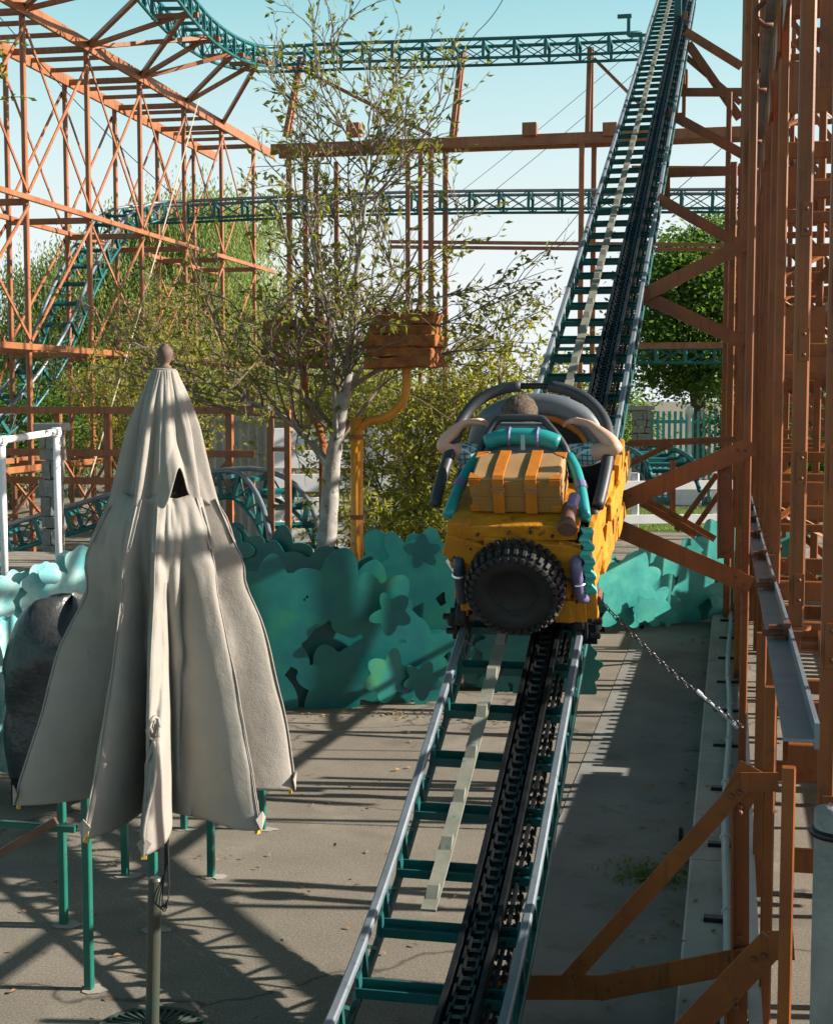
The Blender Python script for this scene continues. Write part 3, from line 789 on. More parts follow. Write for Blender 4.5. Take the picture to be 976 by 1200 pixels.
for j in range(NV):
    for i in range(NU):
        a = j*NU+i; b = j*NU+(i+1) % NU; fs.append((a, a+NU, b+NU, b))
mb.add(vs, fs); mb.build('hair', M['hair'], person, smooth=True, local=True)
for s in (-1, 1):
    mb = MB(); mb.lathe([(.001, -.010), (.009, -.006), (.011, 0), (.009, .006), (.001, .010)], (HX+s*.032, .862, .912), (0, 1, 0), 12)
    mb.build('eye', M['white'], person, smooth=True, local=True)
mb = MB(); mb.tube([(HX-.028, .856, .862), (HX, .866, .861), (HX+.028, .856, .862)], .006, 6); mb.build('mouth', M['log'], person, smooth=True, local=True)

# ------------------------------------------------------------------ closed patio umbrella
ub = at(178, 1222, Z=0)
umb = thing('patio_umbrella', ub, 'closed beige canvas patio umbrella hanging in folds on a brown pole', 'umbrella', rot=(0, R(2.0), 0))
cam_ang = math.atan2(-ub.y, -ub.x)                 # the side that faces the photographer
def phi_dir(phi):
    """phi 0 faces the photographer, positive turns to the right of the picture"""
    a = cam_ang + phi
    return V((math.cos(a), math.sin(a), 0))
ribs = [R(a) for a in (-158, -112, -70, -27, -5, 42, 76, 128)]
def rib_coord(phi):
    """position between ribs: index of the rib to the left, fraction"""
    phi = (phi + math.pi) % (2*math.pi) - math.pi
    for i in range(8):
        a = ribs[i]; b = ribs[(i+1) % 8] + (2*math.pi if i == 7 else 0)
        p = phi if phi >= ribs[0] else phi + 2*math.pi
        if a <= p < b: return i, (p-a)/(b-a)
    return 7, 0.0
def lerp_tab(t, tab):
    for (a, va), (b, vb) in zip(tab, tab[1:]):
        if t <= b: return va + (vb-va)*(t-a)/(b-a) if t > a else va
    return tab[-1][1]
RT = [(.82, .59), (1.0, .56), (1.2, .51), (1.4, .45), (1.6, .39), (1.83, .318), (1.98, .283), (2.07, .252), (2.14, .212), (2.2, .18), (2.3, .14)]
hem = [1.03, 1.02, 1.03, .99, .945, .975, 1.05, 1.03]
depth = [.55, .52, .55, .60, .52, .80, .60, .58]
def canopy_point(phi, t):
    """t 0 at the top edge, 1 at the hem"""
    i, f = rib_coord(phi); j = (i+1) % 8
    e = .5 - .5*math.cos(2*math.pi*f)              # 0 on a rib, 1 mid panel
    e = e**.75
    zb = hem[i]*(1-f) + hem[j]*f + .030*e + .010*mnoise.noise(V((phi*7, 3.3, 1.0)))
    zt = 2.185 + .01*math.cos(2*math.pi*f)
    z = zt + (zb-zt)*t
    r = lerp_tab(z, RT)
    dep = depth[i]*(.25 + .75*min(1, t*1.25))
    r *= 1 - dep*e
    # folds dragging down from the ribs and general slackness
    r += .018*math.sin(7*z + 3.1*i)*e*(t > .02) + .03*e*math.sin(5*f*math.pi + 2*z + i)*t*.6
    q = phi_dir(phi)
    n1 = mnoise.noise(V((q.x*2.2, q.y*2.2, z*1.5))); n2 = mnoise.noise(V((q.x*6, q.y*6, z*4.5+9)))
    n3 = .7 - 2.2*abs(mnoise.noise(V((phi*3.4+3, z*.9 + .25*phi, 2.0)))); n4 = mnoise.noise(V((phi*2.1, z*3.4+phi, 7.0))); n5 = mnoise.noise(V((q.x*14, q.y*14, z*9)))
    r -= (.03+.05*t)*max(0, 1-4.2*abs(mnoise.noise(V((phi*2.6+.2*math.sin(3*z), z*.55, 11.0)))))*min(1, t*3)
    sh_ = max(0, 1-abs(z-1.80)/.34)
    r += .034*n1*(.3+t) + .014*n2 + .030*n3*min(1, t*2)*(.5+.5*e) + .034*n4*sh_ + .006*n5*(1-.4*t) + .012*math.sin(phi*23 + 2*math.sin(z*3))*t*e
    # soft sag rolls near the shoulder
    r += .014*math.exp(-((z-1.93+.09*e)/.05)**2)*(1-.5*e) + .016*math.exp(-((z-1.74+.16*e)/.06)**2)*e*(1 if i in (4, 5) else .2)
    tw = .10*math.sin(2.2*z+i*1.7)*e
    return phi_dir(phi+tw)*r + V((0, 0, z))
NPH, NT = 288, 90
def shell(fn, nph, nt, name, mat, thick):
    vs = [fn(-math.pi + 2*math.pi*i/nph, j/nt) for j in range(nt+1) for i in range(nph)]
    fs = [(j*nph+i, j*nph+(i+1) % nph, (j+1)*nph+(i+1) % nph, (j+1)*nph+i) for j in range(nt) for i in range(nph)]
    mb = MB(); mb.add(vs, fs); o = mb.build(name, mat, umb, smooth=True, local=True)
    s = o.modifiers.new('cloth', 'SOLIDIFY'); s.thickness = thick; s.offset = 0
    return o
canopy = shell(canopy_point, NPH, NT, 'canopy', M['canvas'], .004)
cap_hem = [2.16, 2.15, 2.13, 2.14, 2.13, 2.15, 2.14, 2.15]
arch = [.02, .02, .02, .035, .15, .03, .02, .02]
CT = [(2.10, .226), (2.18, .206), (2.3, .178), (2.43, .142), (2.52, .106), (2.58, .078), (2.625, .055), (2.65, .044)]
def cap_point(phi, t):
    i, f = rib_coord(phi); j = (i+1) % 8
    e = (.5 - .5*math.cos(2*math.pi*f))
    zb = cap_hem[i]*(1-f) + cap_hem[j]*f + arch[i]*e**1.5
    z = 2.65 + (zb-2.65)*t
    r = lerp_tab(z, CT)*(1 - .24*e**.8*min(1, t*2.2)*(1.0 if i != 4 else .3)) - .022*min(1, t*2)*max(0, 1-4.5*abs(mnoise.noise(V((phi*3.1+1, z*.5, 5.0)))))
    q = phi_dir(phi)
    r += .012*mnoise.noise(V((q.x*3, q.y*3, z*3+4)))*t + .006*mnoise.noise(V((q.x*8, q.y*8, z*5+4)))
    if i == 4: r += .035*e*max(0, t-.72)/.28
    return q*r + V((0, 0, z))
cap = shell(cap_point, 200, 44, 'vent_cap', M['canvas'], .004)
mb = MB(); mb.lathe([(.044, 2.645), (.044, 2.655), (.001, 2.662)], (0, 0, 0), (0, 0, 1), 24); mb.build('cap_crown', M['canvas'], umb, local=True)
for i in range(8):                                 # seams over the ribs, webbing from cap to canopy, tips
    mb = MB(); pts = [canopy_point(ribs[i]+.001, t/24) + phi_dir(ribs[i])*.005 for t in range(1, 25)]
    mb.tube(pts, .0035, 5); mb.build('seam', M['canvas'], canopy, smooth=True, local=True)
    mb = MB(); a = cap_point(ribs[i], .96); b = canopy_point(ribs[i]+.001, .10) + phi_dir(ribs[i])*.006
    d = phi_dir(ribs[i]); s_ = V((-d.y, d.x, 0))
    b = canopy_point(ribs[i]+.001, .16) + phi_dir(ribs[i])*.006
    mb.bar(a - d*.003, b, .028, .003, up=d, ext=.010)
    mb.build('webbing', M['canvas'], cap, local=True)
    p = canopy_point(ribs[i]+.001, 1.0)
    mb = MB(); mb.bar(p + V((0, 0, .05)) - d*.02, p - V((0, 0, .015)) - d*.012, .02, .012, up=d)
    mb.build('rib_tip', M['tip'], umb, local=True)
    mb = MB()
    c1_, c2_ = p + s_*.026 + V((0, 0, .045)), p - s_*.026 + V((0, 0, .045))
    mb.add([p + d*.008 + V((0, 0, -.004)), c1_ + d*.002, p + d*.010 + V((0, 0, .075)), c2_ + d*.002], [(0, 1, 2), (0, 2, 3)])
    o = mb.build('corner_pocket', M['canvas'], canopy, local=True)
    sm = o.modifiers.new('cloth', 'SOLIDIFY'); sm.thickness = .004
mb = MB(); mb.tube([(0, 0, .78), (0, 0, 2.66)], .021, 16); pole = mb.build('upper_pole', M['pole'], umb, smooth=True, local=True)
mb = MB(); mb.lathe([(.027, .02), (.027, .66), (.024, .665), (.021, .67)], (0, 0, 0), (0, 0, 1), 20); mb.build('lower_pole', M['pole_green'], umb, smooth=False, local=True)
mb = MB(); mb.lathe([(.026, 2.655), (.026, 2.665), (.016, 2.672), (.020, 2.68), (.029, 2.70), (.031, 2.718), (.024, 2.735), (.013, 2.742), (.012, 2.748), (.001, 2.752)], (0, 0, 0), (0, 0, 1), 20)
mb.build('finial', M['finial'], umb, smooth=True, local=True)
mb = MB(); mb.lathe([(.23, .0), (.23, .025), (.215, .035), (.18, .038), (.04, .045), (.035, .07), (.029, .07)], (0, 0, 0), (0, 0, 1), 40)
base = mb.build('base', M['base_iron'], umb, local=True)
mb = MB()
for k in range(40):
    a = 2*math.pi*k/40
    mb.bar((.08*math.cos(a), .08*math.sin(a), .045), (.21*math.cos(a+.12), .21*math.sin(a+.12), .038), .009, .02)
mb.ring((0, 0, .040), (1, 0, 0), (0, 1, 0), .218, .012, n=40); mb.build('grille', M['base_iron'], base, local=True)
# tie tape hanging on the front panel and loose cords under the hem
def on_front(phi, z, out=.012):
    t = (2.17-z)/(2.17-.90)
    return canopy_point(phi, max(0, min(1, t))) + phi_dir(phi)*out
mb = MB()
c0 = R(-4)
for dx, ph in ((0, 0), (1, 1.7)):
    pts = [on_front(c0 + R(2.2)*math.sin(5*i/14+ph) - R(3)*i/14*(dx*1.6-.4), 1.33-.38*i/14, .016) for i in range(15)]
    mb.tube(pts, .007, 6)
mb.tube([on_front(c0 + R(3)*math.cos(a/8*6.28)+R(1.5), 1.33+.04*math.sin(a/8*6.28), .02) for a in range(9)], .007, 6)
mb.build('tie_tape', M['canvas'], canopy, smooth=True, local=True)
mb = MB(); d = phi_dir(R(70)); d2 = phi_dir(0)
for k in range(4):
    mb.tube(smooth_path([d*(.03+.004*k) + d2*.02 + V((0, 0, .97)), d*(.038+.004*k) + d2*.028 + V((0, 0, .75)), d*(.03-.012*k) + d2*.03 + V((0, 0, .56+.01*k)), d*(.055) + d2*.03 + V((0, 0, .60)), d*(.045) + d2*.026 + V((0, 0, .9))], 4), .0025, 4)
mb.build('pull_cord', M['dark'], umb, local=True)
# ------------------------------------------------------------------ right hand support frame
sr = random.Random(11)
OR = M['orange']
fr = thing('support_frame', (0.34, 5.2, 0), 'tall dense orange steel frame of posts and braces right beside the lift hill', 'support frame')
def post(x, y, z0, z1, s=.055, par=fr, mat=OR, kind='bar'):
    return one('post', mat, par, 'bar', (x, y, z0), (x, y, z1), s, s, up=(0, 1, 0), ch=s*.14)
def brace(p, q, w_=.06, par=fr, mat=OR, name='brace', t=.02, up=(1, 0, 0)):
    mb = MB(); mb.angle(p, q, w_, w_*.8, max(.008, w_*.14), up=up); return mb.build(name, mat, par)
rowB = [9.2, 11.0, 12.9, 14.8, 16.8, 18.9, 21.2, 24.0, 27.0, 30.0]
post(.165, 5.75, 0.0, 1.42, .046); post(.165, 7.45, 0, 1.36, .05)
for y in (9.36, 12.7, 14.9, 17.6, 18.6, 21.1, 22.6): post(.098 if y < 12 else .085, y, 0.0, 9.6, .05 if y < 12 else .07)
for i, y in enumerate(rowB): post(.275, y, 0.0, 9.2, .062 if y < 16 else .10)
post(.338, 5.12, 0, 9, .055)
post(.325, 7.35, 1.42, 9, .075)
post(.158, 3.78, 0, 1.60, .034)
rowA = [9.6, 11.9, 14.2, 16.6, 19.2, 22.0, 25.0]
for y in rowA: post(.78, y, 0, 9.5, .07)
rowC = [2.9 + 1.5*i for i in range(15)]
for y in rowC: post(1.75, y, 0, 9.5, .05)
for y in rowB[:8] + [7.5]:
    for z in (.2, .7, 1.35, 2.0, 2.75, 3.6, 4.35, 5.3, 6.3, 7.4):
        zz = z + sr.uniform(-.06, .06)
        one('cross_beam', OR, fr, 'bar', (.31, y+.05, zz), (1.72, y+.05, zz), .05, sr.choice((.07, .09, .12)), ch=.006)
for a, b in zip(rowB[1:7], rowB[2:8]):
    for z in (1.6, 3.4, 5.8):
        brace((.32, a+.1, z), (1.7, b-.1, z+sr.choice((-.8, .9))), .06)
for y in rowA:
    for z0, z1 in ((.3, 1.5), (1.6, 3.0), (3.1, 4.8), (5.0, 6.9)):
        if sr.random() < .5: z0, z1 = z1, z0
        brace((.36, y+.07, z0), (1.72, y+.07, z1), .065, up=(0, 1, 0))
for z, h_ in ((.62, .06), (4.4, .06), (7.3, .08)):
    one('girt', OR, fr, 'bar', (1.81, 2.0, z), (1.81, 25.6, z), .05, h_, ch=.005)
for z in (3.35, 5.9):
    one('girt', OR, fr, 'bar', (.83, 9.0, z), (.83, 25.2, z), .05, .09, ch=.005)
for k, (ya, za, yb, zb_, w_) in enumerate(((9.2, 2.75, 6.3, 1.65, .085), (6.1, 3.5, 3.1, 5.2, .08), (12.6, 3.4, 9.5, 5.2, .09), (9.4, 5.2, 12.5, 7.1, .08), (6.1, 5.2, 9.2, 7.1, .09), (12.8, 2.1, 15.6, 4.0, .08), (15.7, 4.1, 18.5, 2.3, .08), (13, 5.0, 17, 7.2, .08), (18.6, 3, 22, 6, .09), (17, .7, 20, 2.2, .05))):
    x = 1.69 - .03*(k % 3)
    one('brace', OR, fr, 'bar', (x, ya, za), (x, yb, zb_), .02, w_)
# gusset plates and the flanged stub under the hanging post
for (x, y, z, w_, h_) in ((.25, 9.15, 4.55, .30, .30), (.33, 7.36, 4.45, .30, .42), (.30, 11.0, 3.2, .3, .3), (.30, 12.9, 4.5, .3, .36), (.40, 7.40, 2.8, .34, .16), (.40, 7.40, 3.35, .34, .16)):
    one('gusset_plate', OR, fr, 'bar', (x+.05, y, z-h_/2), (x+.05+w_, y+.02, z-h_/2), .012, h_)
mb = MB(); mb.lathe([(.045, 0), (.075, .0), (.075, .02), (.045, .02)], (.325, 7.35, 1.40), (0, 0, 1), 18); mb.lathe([(.035, 0), (.035, .9)], (.35, 7.35, 1.33), (1, 0, 0), 14)
mb.lathe([(.07, .08), (.07, .12)], (.35, 7.35, 1.33), (1, 0, 0), 18)
mb.build('flange', OR, fr)
for y in (7.35, 5.12):
    for z in ((1.6, 2.2, 2.8, 3.4) if y > 6 else (.5, 1.1, 1.7, 2.3, 2.9)):
        x = .325 if y > 6 else .338
        one('splice_plate', OR, fr, 'box', (x + .01, y - .042, z), (.05, .008, .16), bevel=.002)
        for dz in (-.05, .05): one('bolt', M['rust_dark'], fr, 'lathe', [(.010, 0), (.010, .008), (.005, .013)], (x + .01, y - .046, z + dz), (0, -1, 0), 6)
base = MB(); base.ibeam((.125, 4.0, .17), (.125, 21.5, .17), .05, .1, .008); base.build('sole_beam', M['galv'], fr)
# slatted decks, mostly out of view, added to shade the ground beside the track
ww = thing('shade_deck', (1.0, 6, 0), 'slatted shade deck on short legs, added inside the orange frame', 'shade deck')
def lay_deck(y0, y1, z, x0, x1, pitch, width):
    y = y0; mb = MB()
    while y < y1:
        mb.bar((x0, y, z), (x1, y, z), width, .02); y += pitch
    mb.build('slats', M['deckwood'], ww)
    for x in (x0+.05, x1-.05):
        one('runner', OR, ww, 'bar', (x, y0, z-.05), (x, y1, z-.05), .05, .08)
    for yy in (y0+.2, (y0+y1)/2, y1-.2):
        for x in (x0+.05, x1-.05): one('leg', OR, ww, 'bar', (x, yy, 0), (x, yy, z-.09), .05, .05)
lay_deck(-3.0, 10.0, .90, .88, 1.68, .125, .122)
lay_deck(10.0, 15.0, .90, 1.18, 1.68, .125, .122)
lay_deck(10.1, 14.9, .62, .36, 1.10, .16, .06)
lay_deck(15.0, 21, .90, .75, 1.68, .125, .122)
lay_deck(-3.0, 6.4, 1.32, 1.0, 1.68, .125, .122)
# galvanised corner pipe close by
gp = thing('standpipe', at(984, 1190, Y=4.1), 'grey galvanised standpipe with a black collar at the edge of the orange frame', 'pipe')
p = at(984, 975, Y=4.1)
mb = MB(); mb.tube([(p.x, p.y, 0), (p.x, p.y, p.z+.06)], .070, 20); mb.build('pipe', M['stone'], gp, smooth=True)
mb = MB(); mb.ring((p.x, p.y, p.z), (1, 0, 0), (0, 1, 0), .074, .012, n=24, k=8); mb.build('collar', M['black_steel'], gp, smooth=True)

# guide rails bolted to the frame
def guide(name, label, pts, wdt, hgt, step, hook):
    root = thing(name, pts[0], label, 'guide rail')
    pts = smooth_path(pts, 4)
    for nm, prof in (('flange', [(-wdt/2, -.004), (wdt/2, -.004), (wdt/2, .004), (-wdt/2, .004)]), ('web', [(wdt/2, -.02), (wdt/2+.012, -.02), (wdt/2+.012, hgt), (wdt/2, hgt)])):
        mb = MB(); m = len(prof); vs = []; fs = []
        for p in pts:
            for a, b in prof: vs.append(p + V((a, 0, b)))
        for i in range(len(pts)-1):
            for k in range(m): a = i*m+k; b = i*m+(k+1) % m; fs.append((a, b, b+m, a+m))
        fs += [tuple(range(m))[::-1], tuple(range((len(pts)-1)*m, len(pts)*m))]
        mb.add(vs, fs); mb.build(nm, M['rail'], root)
    for i, p in enumerate(resample(pts, step)[1:]):
        mb = MB()
        if hook:
            mb.tube([p + V((.02, 0, .03))] + [p + V((-.03 - .055*math.sin(math.pi*t/8), 0, .03 - .14*t/8 - 0)) for t in range(9)] + [p + V((.02, 0, -.11))], .016, 8)
            mb.build('hook', M['rust_dark'], root, smooth=True)
            mb = MB(); mb.bar(p + V((wdt/2+.03, .05, -.14)), p + V((wdt/2+.03, .6, -.14)), .02, .22); mb.build('web_plate', OR, root)
        else:
            mb.bar(p + V((-.055, 0, .022)), p + V((wdt/2+.05, 0, .022)), .022, .022)
            mb.box(p + V((wdt/2-.005, 0, .03)), (.025, .07, .07)); mb.box(p + V((wdt/2-.03, 0, .012)), (.04, .10, .014)); mb.lathe([(.016, 0), (.016, .05)], p + V((wdt/2-.02, 0, .04)), (-1, 0, 0), 8)
            mb.build('clamp', M['rust_dark'], root)
    return root
guide('guide_rail', 'low grey angle guide rail with rusty clamps running along the frame at hip height', [at(936, 868, X=.175), at(907, 732, X=.175), at(889, 655, X=.172), at(878, 600, X=.172), at(871, 562, X=.17)], .075, .045, 1.75, False)
guide('guide_rail', 'high dark guide rail overhead with hooked brackets along the frame', [V((.178, 4.2, 4.3)), at(903, 2, X=.178), at(888, 169, X=.175), at(877, 250, X=.172), at(868, 320, X=.17)], .05, .05, 1.6, True)

# brackets that carry the lift
def bracket(segs, label, wd, nm='track_bracket'):
    root = thing(nm, segs[0][0], label, 'bracket', 'brackets carrying the lift hill'); near = V(segs[0][0]).y < 10
    for i_, (p, q, name, sc) in enumerate(segs):
        p = V(p) + V((0, .006*i_, 0)); q = V(q) + V((0, .006*i_, 0))
        mb = MB(); mb.angle(p, q, .05*sc, wd*sc, .010, up=(0, 0, 1) if abs((V(q)-V(p)).normalized().z) < .9 else (1, 0, 0)); mb.build(name, OR, root)
        if near and (q-p).length > .3:
            d = (q-p).normalized()
            for e_, sg in ((p, 1), (q, -1)):
                for k in (0, 1):
                    one('bolt', M['rust_dark'], root, 'lathe', [(.011, 0), (.011, .008), (.006, .014)], e_ + d*(sg*(.05 + .05*k)) - V((0, .025, -.012*(k*2-1))), (0, -1, 0), 6)
    return root
Y0 = 5.72
a = lambda x, y, Y=Y0: at(x, y, Y=Y)
nb_ = bracket([(a(912, 915), a(868, 915), 'arm', 1), (a(876, 913), a(664, 1150), 'strut', .9), (a(867, 925), a(867, 1130, 5.70), 'hanger', .95), (a(884, 1122), a(700, 1158), 'beam', 1.35), (a(704, 1157), a(560, 1157), 'beam', 1.35)], 'near orange bracket of arm, long strut and beam under the low end of the lift', .075)
mb = MB(); mb.bar(a(884, 900), a(862, 940), .014, .12); mb.build('gusset', OR, nb_)
Y1 = 5.0
bracket([(a(930, 1106, Y1), a(900, 1106, Y1), 'arm', 1), (a(906, 1102, Y1), a(770, 1245, Y1), 'strut', 1), (a(862, 1150, Y1), a(862, 1260, Y1), 'hanger', .8)], 'orange strut bracket cut by the bottom of the picture beside the kerb', .10)
Y2 = 9.3
b2 = bracket([(a(882, 522, Y2), a(722, 590, Y2), 'strut', 1.35), (a(880, 686, Y2), a(690, 604, Y2), 'strut', 1.35), (a(849, 535, Y2+.05), a(849, 655, Y2+.05), 'hanger', 1.1)], 'pair of long orange struts meeting beside the car', .085)
Y4 = 11.2
bracket([(a(735, 545, Y4), a(788, 520, Y4), 'strut', .6), (a(758, 586, Y4), a(838, 632, Y4), 'strut', .7), (a(752, 590, Y4+.3), a(815, 628, Y4+.3), 'strut', .7), (a(792, 622, Y4), a(840, 556, Y4), 'strut', .6), (a(812, 622, Y4+.3), a(856, 560, Y4+.3), 'strut', .6), (a(788, 540, Y4), a(788, 606, Y4), 'hanger', .6), (a(735, 520, Y4), a(870, 515, Y4), 'beam', .7)], 'light crossed orange lattice bracket in front of the low white fence', .07)
Y3 = 12.6
bracket([(a(872, 286, Y3), a(752, 347, Y3), 'strut', 1.2), (a(752, 345, Y3), a(872, 402, Y3), 'strut', 1.2)], 'orange double strut bracket against the dark tree above the car', .095)
bracket([(a(770, 231, 14.8), a(874, 291, 14.8), 'strut', 1.2)], 'single orange strut sloping down right below the crossing beam', .09)
bracket([(a(782, 131, 18.5), a(872, 181, 18.5), 'strut', 1.2), (a(776, 202, 17.5), a(872, 199, 17.5), 'beam', 1.1), (a(781, 205, 17.5), a(781, 240, 17.5), 'hanger', .8)], 'orange strut bracket with a level beam high on the lift', .10)
bracket([(a(803, 36, 22.5), a(869, 77, 22.5), 'strut', 1.2), (a(806, 50, 22.5), a(867, 138, 22.5), 'strut', 1.2), (a(790, 107, 21), a(870, 107, 21), 'beam', 1.1), (a(797, 60, 22.5), a(868, 120, 22.5), 'strut', .8)], 'topmost orange bracket near the head of the lift', .11)
# free standing posts beside the lift
for px, py0, py1, Y, lab in ((852, 660, 190, 16.2, 'slim orange post between the lift hill and the frame, paired with a thinner one'), (851, 330, 108, 20.5, 'thin orange post high behind the lift struts')):
    p = at(px, py0, Y=Y); q = at(px, py1, Y=Y); q.x = p.x; q.y = p.y
    root = thing('lift_post', (p.x, p.y, 0), lab, 'post', 'posts beside the lift')
    one('post', OR, root, 'bar', (p.x, p.y, 0), q, .075, .075, up=(0, 1, 0), ch=.01)
    if Y == 16.2: one('tie_rod', OR, root, 'bar', (p.x+.06, p.y+.1, 0), q + V((.06, .1, 0)), .03, .03, up=(0, 1, 0))
    one('foot_plate', OR, root, 'box', (p.x, p.y, .013), (.16, .16, .018))
mot = thing('motor_box', at(800, 95, Y=24), 'dark red brown machinery box hanging beside the upper lift', 'machinery')
p = at(800, 95, Y=24); mb = MB(); mb.box(p, (.16, .4, .3)); mb.box(p + V((0, -.23, 0)), (.10, .06, .2)); mb.build('housing', OR, mot, bevel=.01)
p2 = at(794, 30, Y=24.5); one('cover_plate', M['teal_dark'], mot, 'bar', p2, p2 + V((0, 0, .9)), .12, .12, bevel=.01)
for z_ in (.0, .45): one('stay', OR, mot, 'bar', p + V((0, .05, -.5+z_)), p + V((-.25, .05, -.5+z_)), .04, .04)
one('hanger', OR, mot, 'bar', p + V((.02, .05, -.7)), p + V((.02, .05, 1.1)), .06, .06, up=(0, 1, 0))
plat = at(740, 18, Y=26.8)
pl = thing('catwalk_bracket', plat, 'small teal catwalk bracket sticking out left of the lift top', 'bracket')
mb = MB(); mb.bar(plat, plat + V((-.25, 0, .0)), .08, .06); mb.build('arm', M['teal'], pl)
mb = MB(); mb.bar(plat + V((-.05, 0, .0)), plat + V((-.05, 0, -.35)), .06, .06); mb.bar(plat + V((-.05, 0, -.35)), plat + V((.35, 0, -.35)), .05, .05); mb.build('riser', M['teal'], pl)

# ------------------------------------------------------------------ far tracks
def track(name, label, ctr, lat=None, gauge=.62, deep=.40, step=.6, railmat='teal', ties=True, leg_ties=True):
    """ctr: centre line points of the rail tops"""
    P = smooth_path(ctr, 6); P = resample(P, step/2)
    root = thing(name, P[len(P)//2], label, 'coaster track')
    L = []; U = []
    for i, p in enumerate(P):
        t = (P[min(i+1, len(P)-1)] - P[max(i-1, 0)]).normalized()
        s = t.cross(V((0, 0, 1))).normalized(); n = s.cross(t).normalized()
        L.append(s); U.append(n)
    for sg in (-1, 1):
        mb = MB(); mb.tube([p + s*(sg*gauge/2) for p, s in zip(P, L)], .035, 6); mb.build('running_rail', M[railmat], root, smooth=True)
        mb = MB(); mb.tube([p + s*(sg*gauge*.5) - n*deep for p, s, n in zip(P, L, U)], .030, 6); mb.build('lower_chord', M['teal'], root, smooth=True)
        mb = MB()
        for i in range(0, len(P)-2, 2):
            a_ = P[i] + L[i]*(sg*gauge/2); b_ = P[i] + L[i]*(sg*gauge/2) - U[i]*deep
            c_ = P[i+2] + L[i+2]*(sg*gauge/2); d_ = P[i+2] + L[i+2]*(sg*gauge/2) - U[i+2]*deep
            mb.bar(a_, b_, .055, .055); mb.bar(a_, d_, .018, .018); mb.bar(b_, c_, .018, .018)
        mb.build('lattice', M['teal'], root)
    if ties:
        for i in range(0, len(P), 2):
            mb = MB(); mb.bar(P[i] - L[i]*(gauge/2) - U[i]*.09, P[i] + L[i]*(gauge/2) - U[i]*.09, .07, .05, up=U[i])
            mb.build('cross_tie', M['teal'], root)
    return root
YT = 28.5
track('coaster_track', 'topmost teal lattice track running level from the lift top and curving over the left trestle',
      [at(752, 42, Y=YT), at(640, 47, Y=YT), at(520, 51, Y=YT), at(400, 55, Y=YT), at(330, 58, Y=YT-.1), at(292, 56, Y=YT-.7), at(262, 46, Y=YT-2.0), at(232, 26, Y=YT-3.7), at(205, -2, Y=YT-5.6), at(172, -45, Y=YT-7.6), at(120, -110, Y=YT-9.6)], deep=.36)
track('coaster_track', 'middle level teal track passing behind the white barked tree and the lift',
      [at(872, 224, Y=29.5), at(700, 225, Y=29.5), at(560, 226, Y=29.5), at(420, 229, Y=29.5), at(300, 234, Y=29.3), at(215, 238, Y=29), at(165, 240, Y=28.4), at(135, 252, Y=27.4), at(108, 285, Y=26.2), at(84, 330, Y=25.1), at(60, 385, Y=24.1), at(28, 440, Y=23.3), at(-15, 490, Y=22.6), at(-70, 520, Y=22.0)], deep=.36, railmat='rail')
track('coaster_track', 'lowest far teal track half hidden by the dark green tree', [at(872, 408, Y=31), at(760, 408, Y=31), at(640, 409, Y=31)], deep=.3)
track('coaster_track', 'low teal track near the ground at left rising over a small hump behind the umbrella',
      [at(-60, 640, Y=17.2), at(20, 612, Y=17.4), at(100, 588, Y=17.6), at(180, 566, Y=17.8), at(250, 553, Y=18), at(290, 551, Y=18), at(318, 566, Y=17.8), at(338, 598, Y=17.3), at(350, 650, Y=16.6)], deep=.34, railmat='rail', step=.42)
track('coaster_track', 'short dark teal track curving down behind the car by the white fence', [at(700, 522, Y=20.5), at(735, 521, Y=20.2), at(765, 527, Y=19.6), at(785, 541, Y=18.9), at(792, 560, Y=18.3)], deep=.2, step=.3)

# ------------------------------------------------------------------ left viaduct
OF = M['orange_far']
dL = ray(800, 464); dL.z = 0; dL.normalize()
sL = V((dL.y, -dL.x, 0))
r0 = ray(35, 464); r0.z = 0; P0 = CAMP + r0*(20.6/r0.y); P0.z = 0
va = thing('track_viaduct', P0, 'long orange box trestle with crossed braces receding along the left side', 'trestle')
WID = 1.45
def vp(k, side, z):
    return P0 + dL*(2.4*k) - sL*(WID*side) + V((0, 0, z))
ZT = 8.35
for side in (0, 1):
    for k in range(-3, 6):
        p = vp(k, side, 0)
        one('post', OF, va, 'bar', p, p + V((0, 0, ZT)), .078, .078, up=dL, ch=.012)
    for z, h_ in ((ZT, .20), (5.55, .085), (3.30, .10), (1.45, .10)):
        one('long_beam', OF, va, 'bar', vp(-3.4, side, z) + sL*.08, vp(5.6, side, z) + sL*.08, .06, h_, ch=.008)
    for k in range(-3, 5):
        for z0, z1 in ((5.65, ZT-.2), (3.4, 5.45), (.6, 3.2)):
            if z0 == .6 and k % 2: continue
            d = -.055 if side == 0 else .055
            one('brace', OF, va, 'bar', vp(k, side, z0) - sL*d, vp(k+1, side, z1) - sL*d, .02, .055)
            if (k + side) % 2 or z0 > 5: one('brace', OF, va, 'bar', vp(k, side, z1) - sL*(d+.02), vp(k+1, side, z0) - sL*(d+.02), .02, .05)
for k in range(-3, 6):
    for z in (ZT-.02, 5.5, 3.25, 1.4):
        one('cross_beam', OF, va, 'bar', vp(k, 0, z), vp(k, 1, z), .07, .10, ch=.008)
    if k < 5:
        for f in (.33, .66):
            one('cross_beam', OF, va, 'bar', vp(k+f, 0, ZT+.02), vp(k+f, 1, ZT+.02), .05, .07)
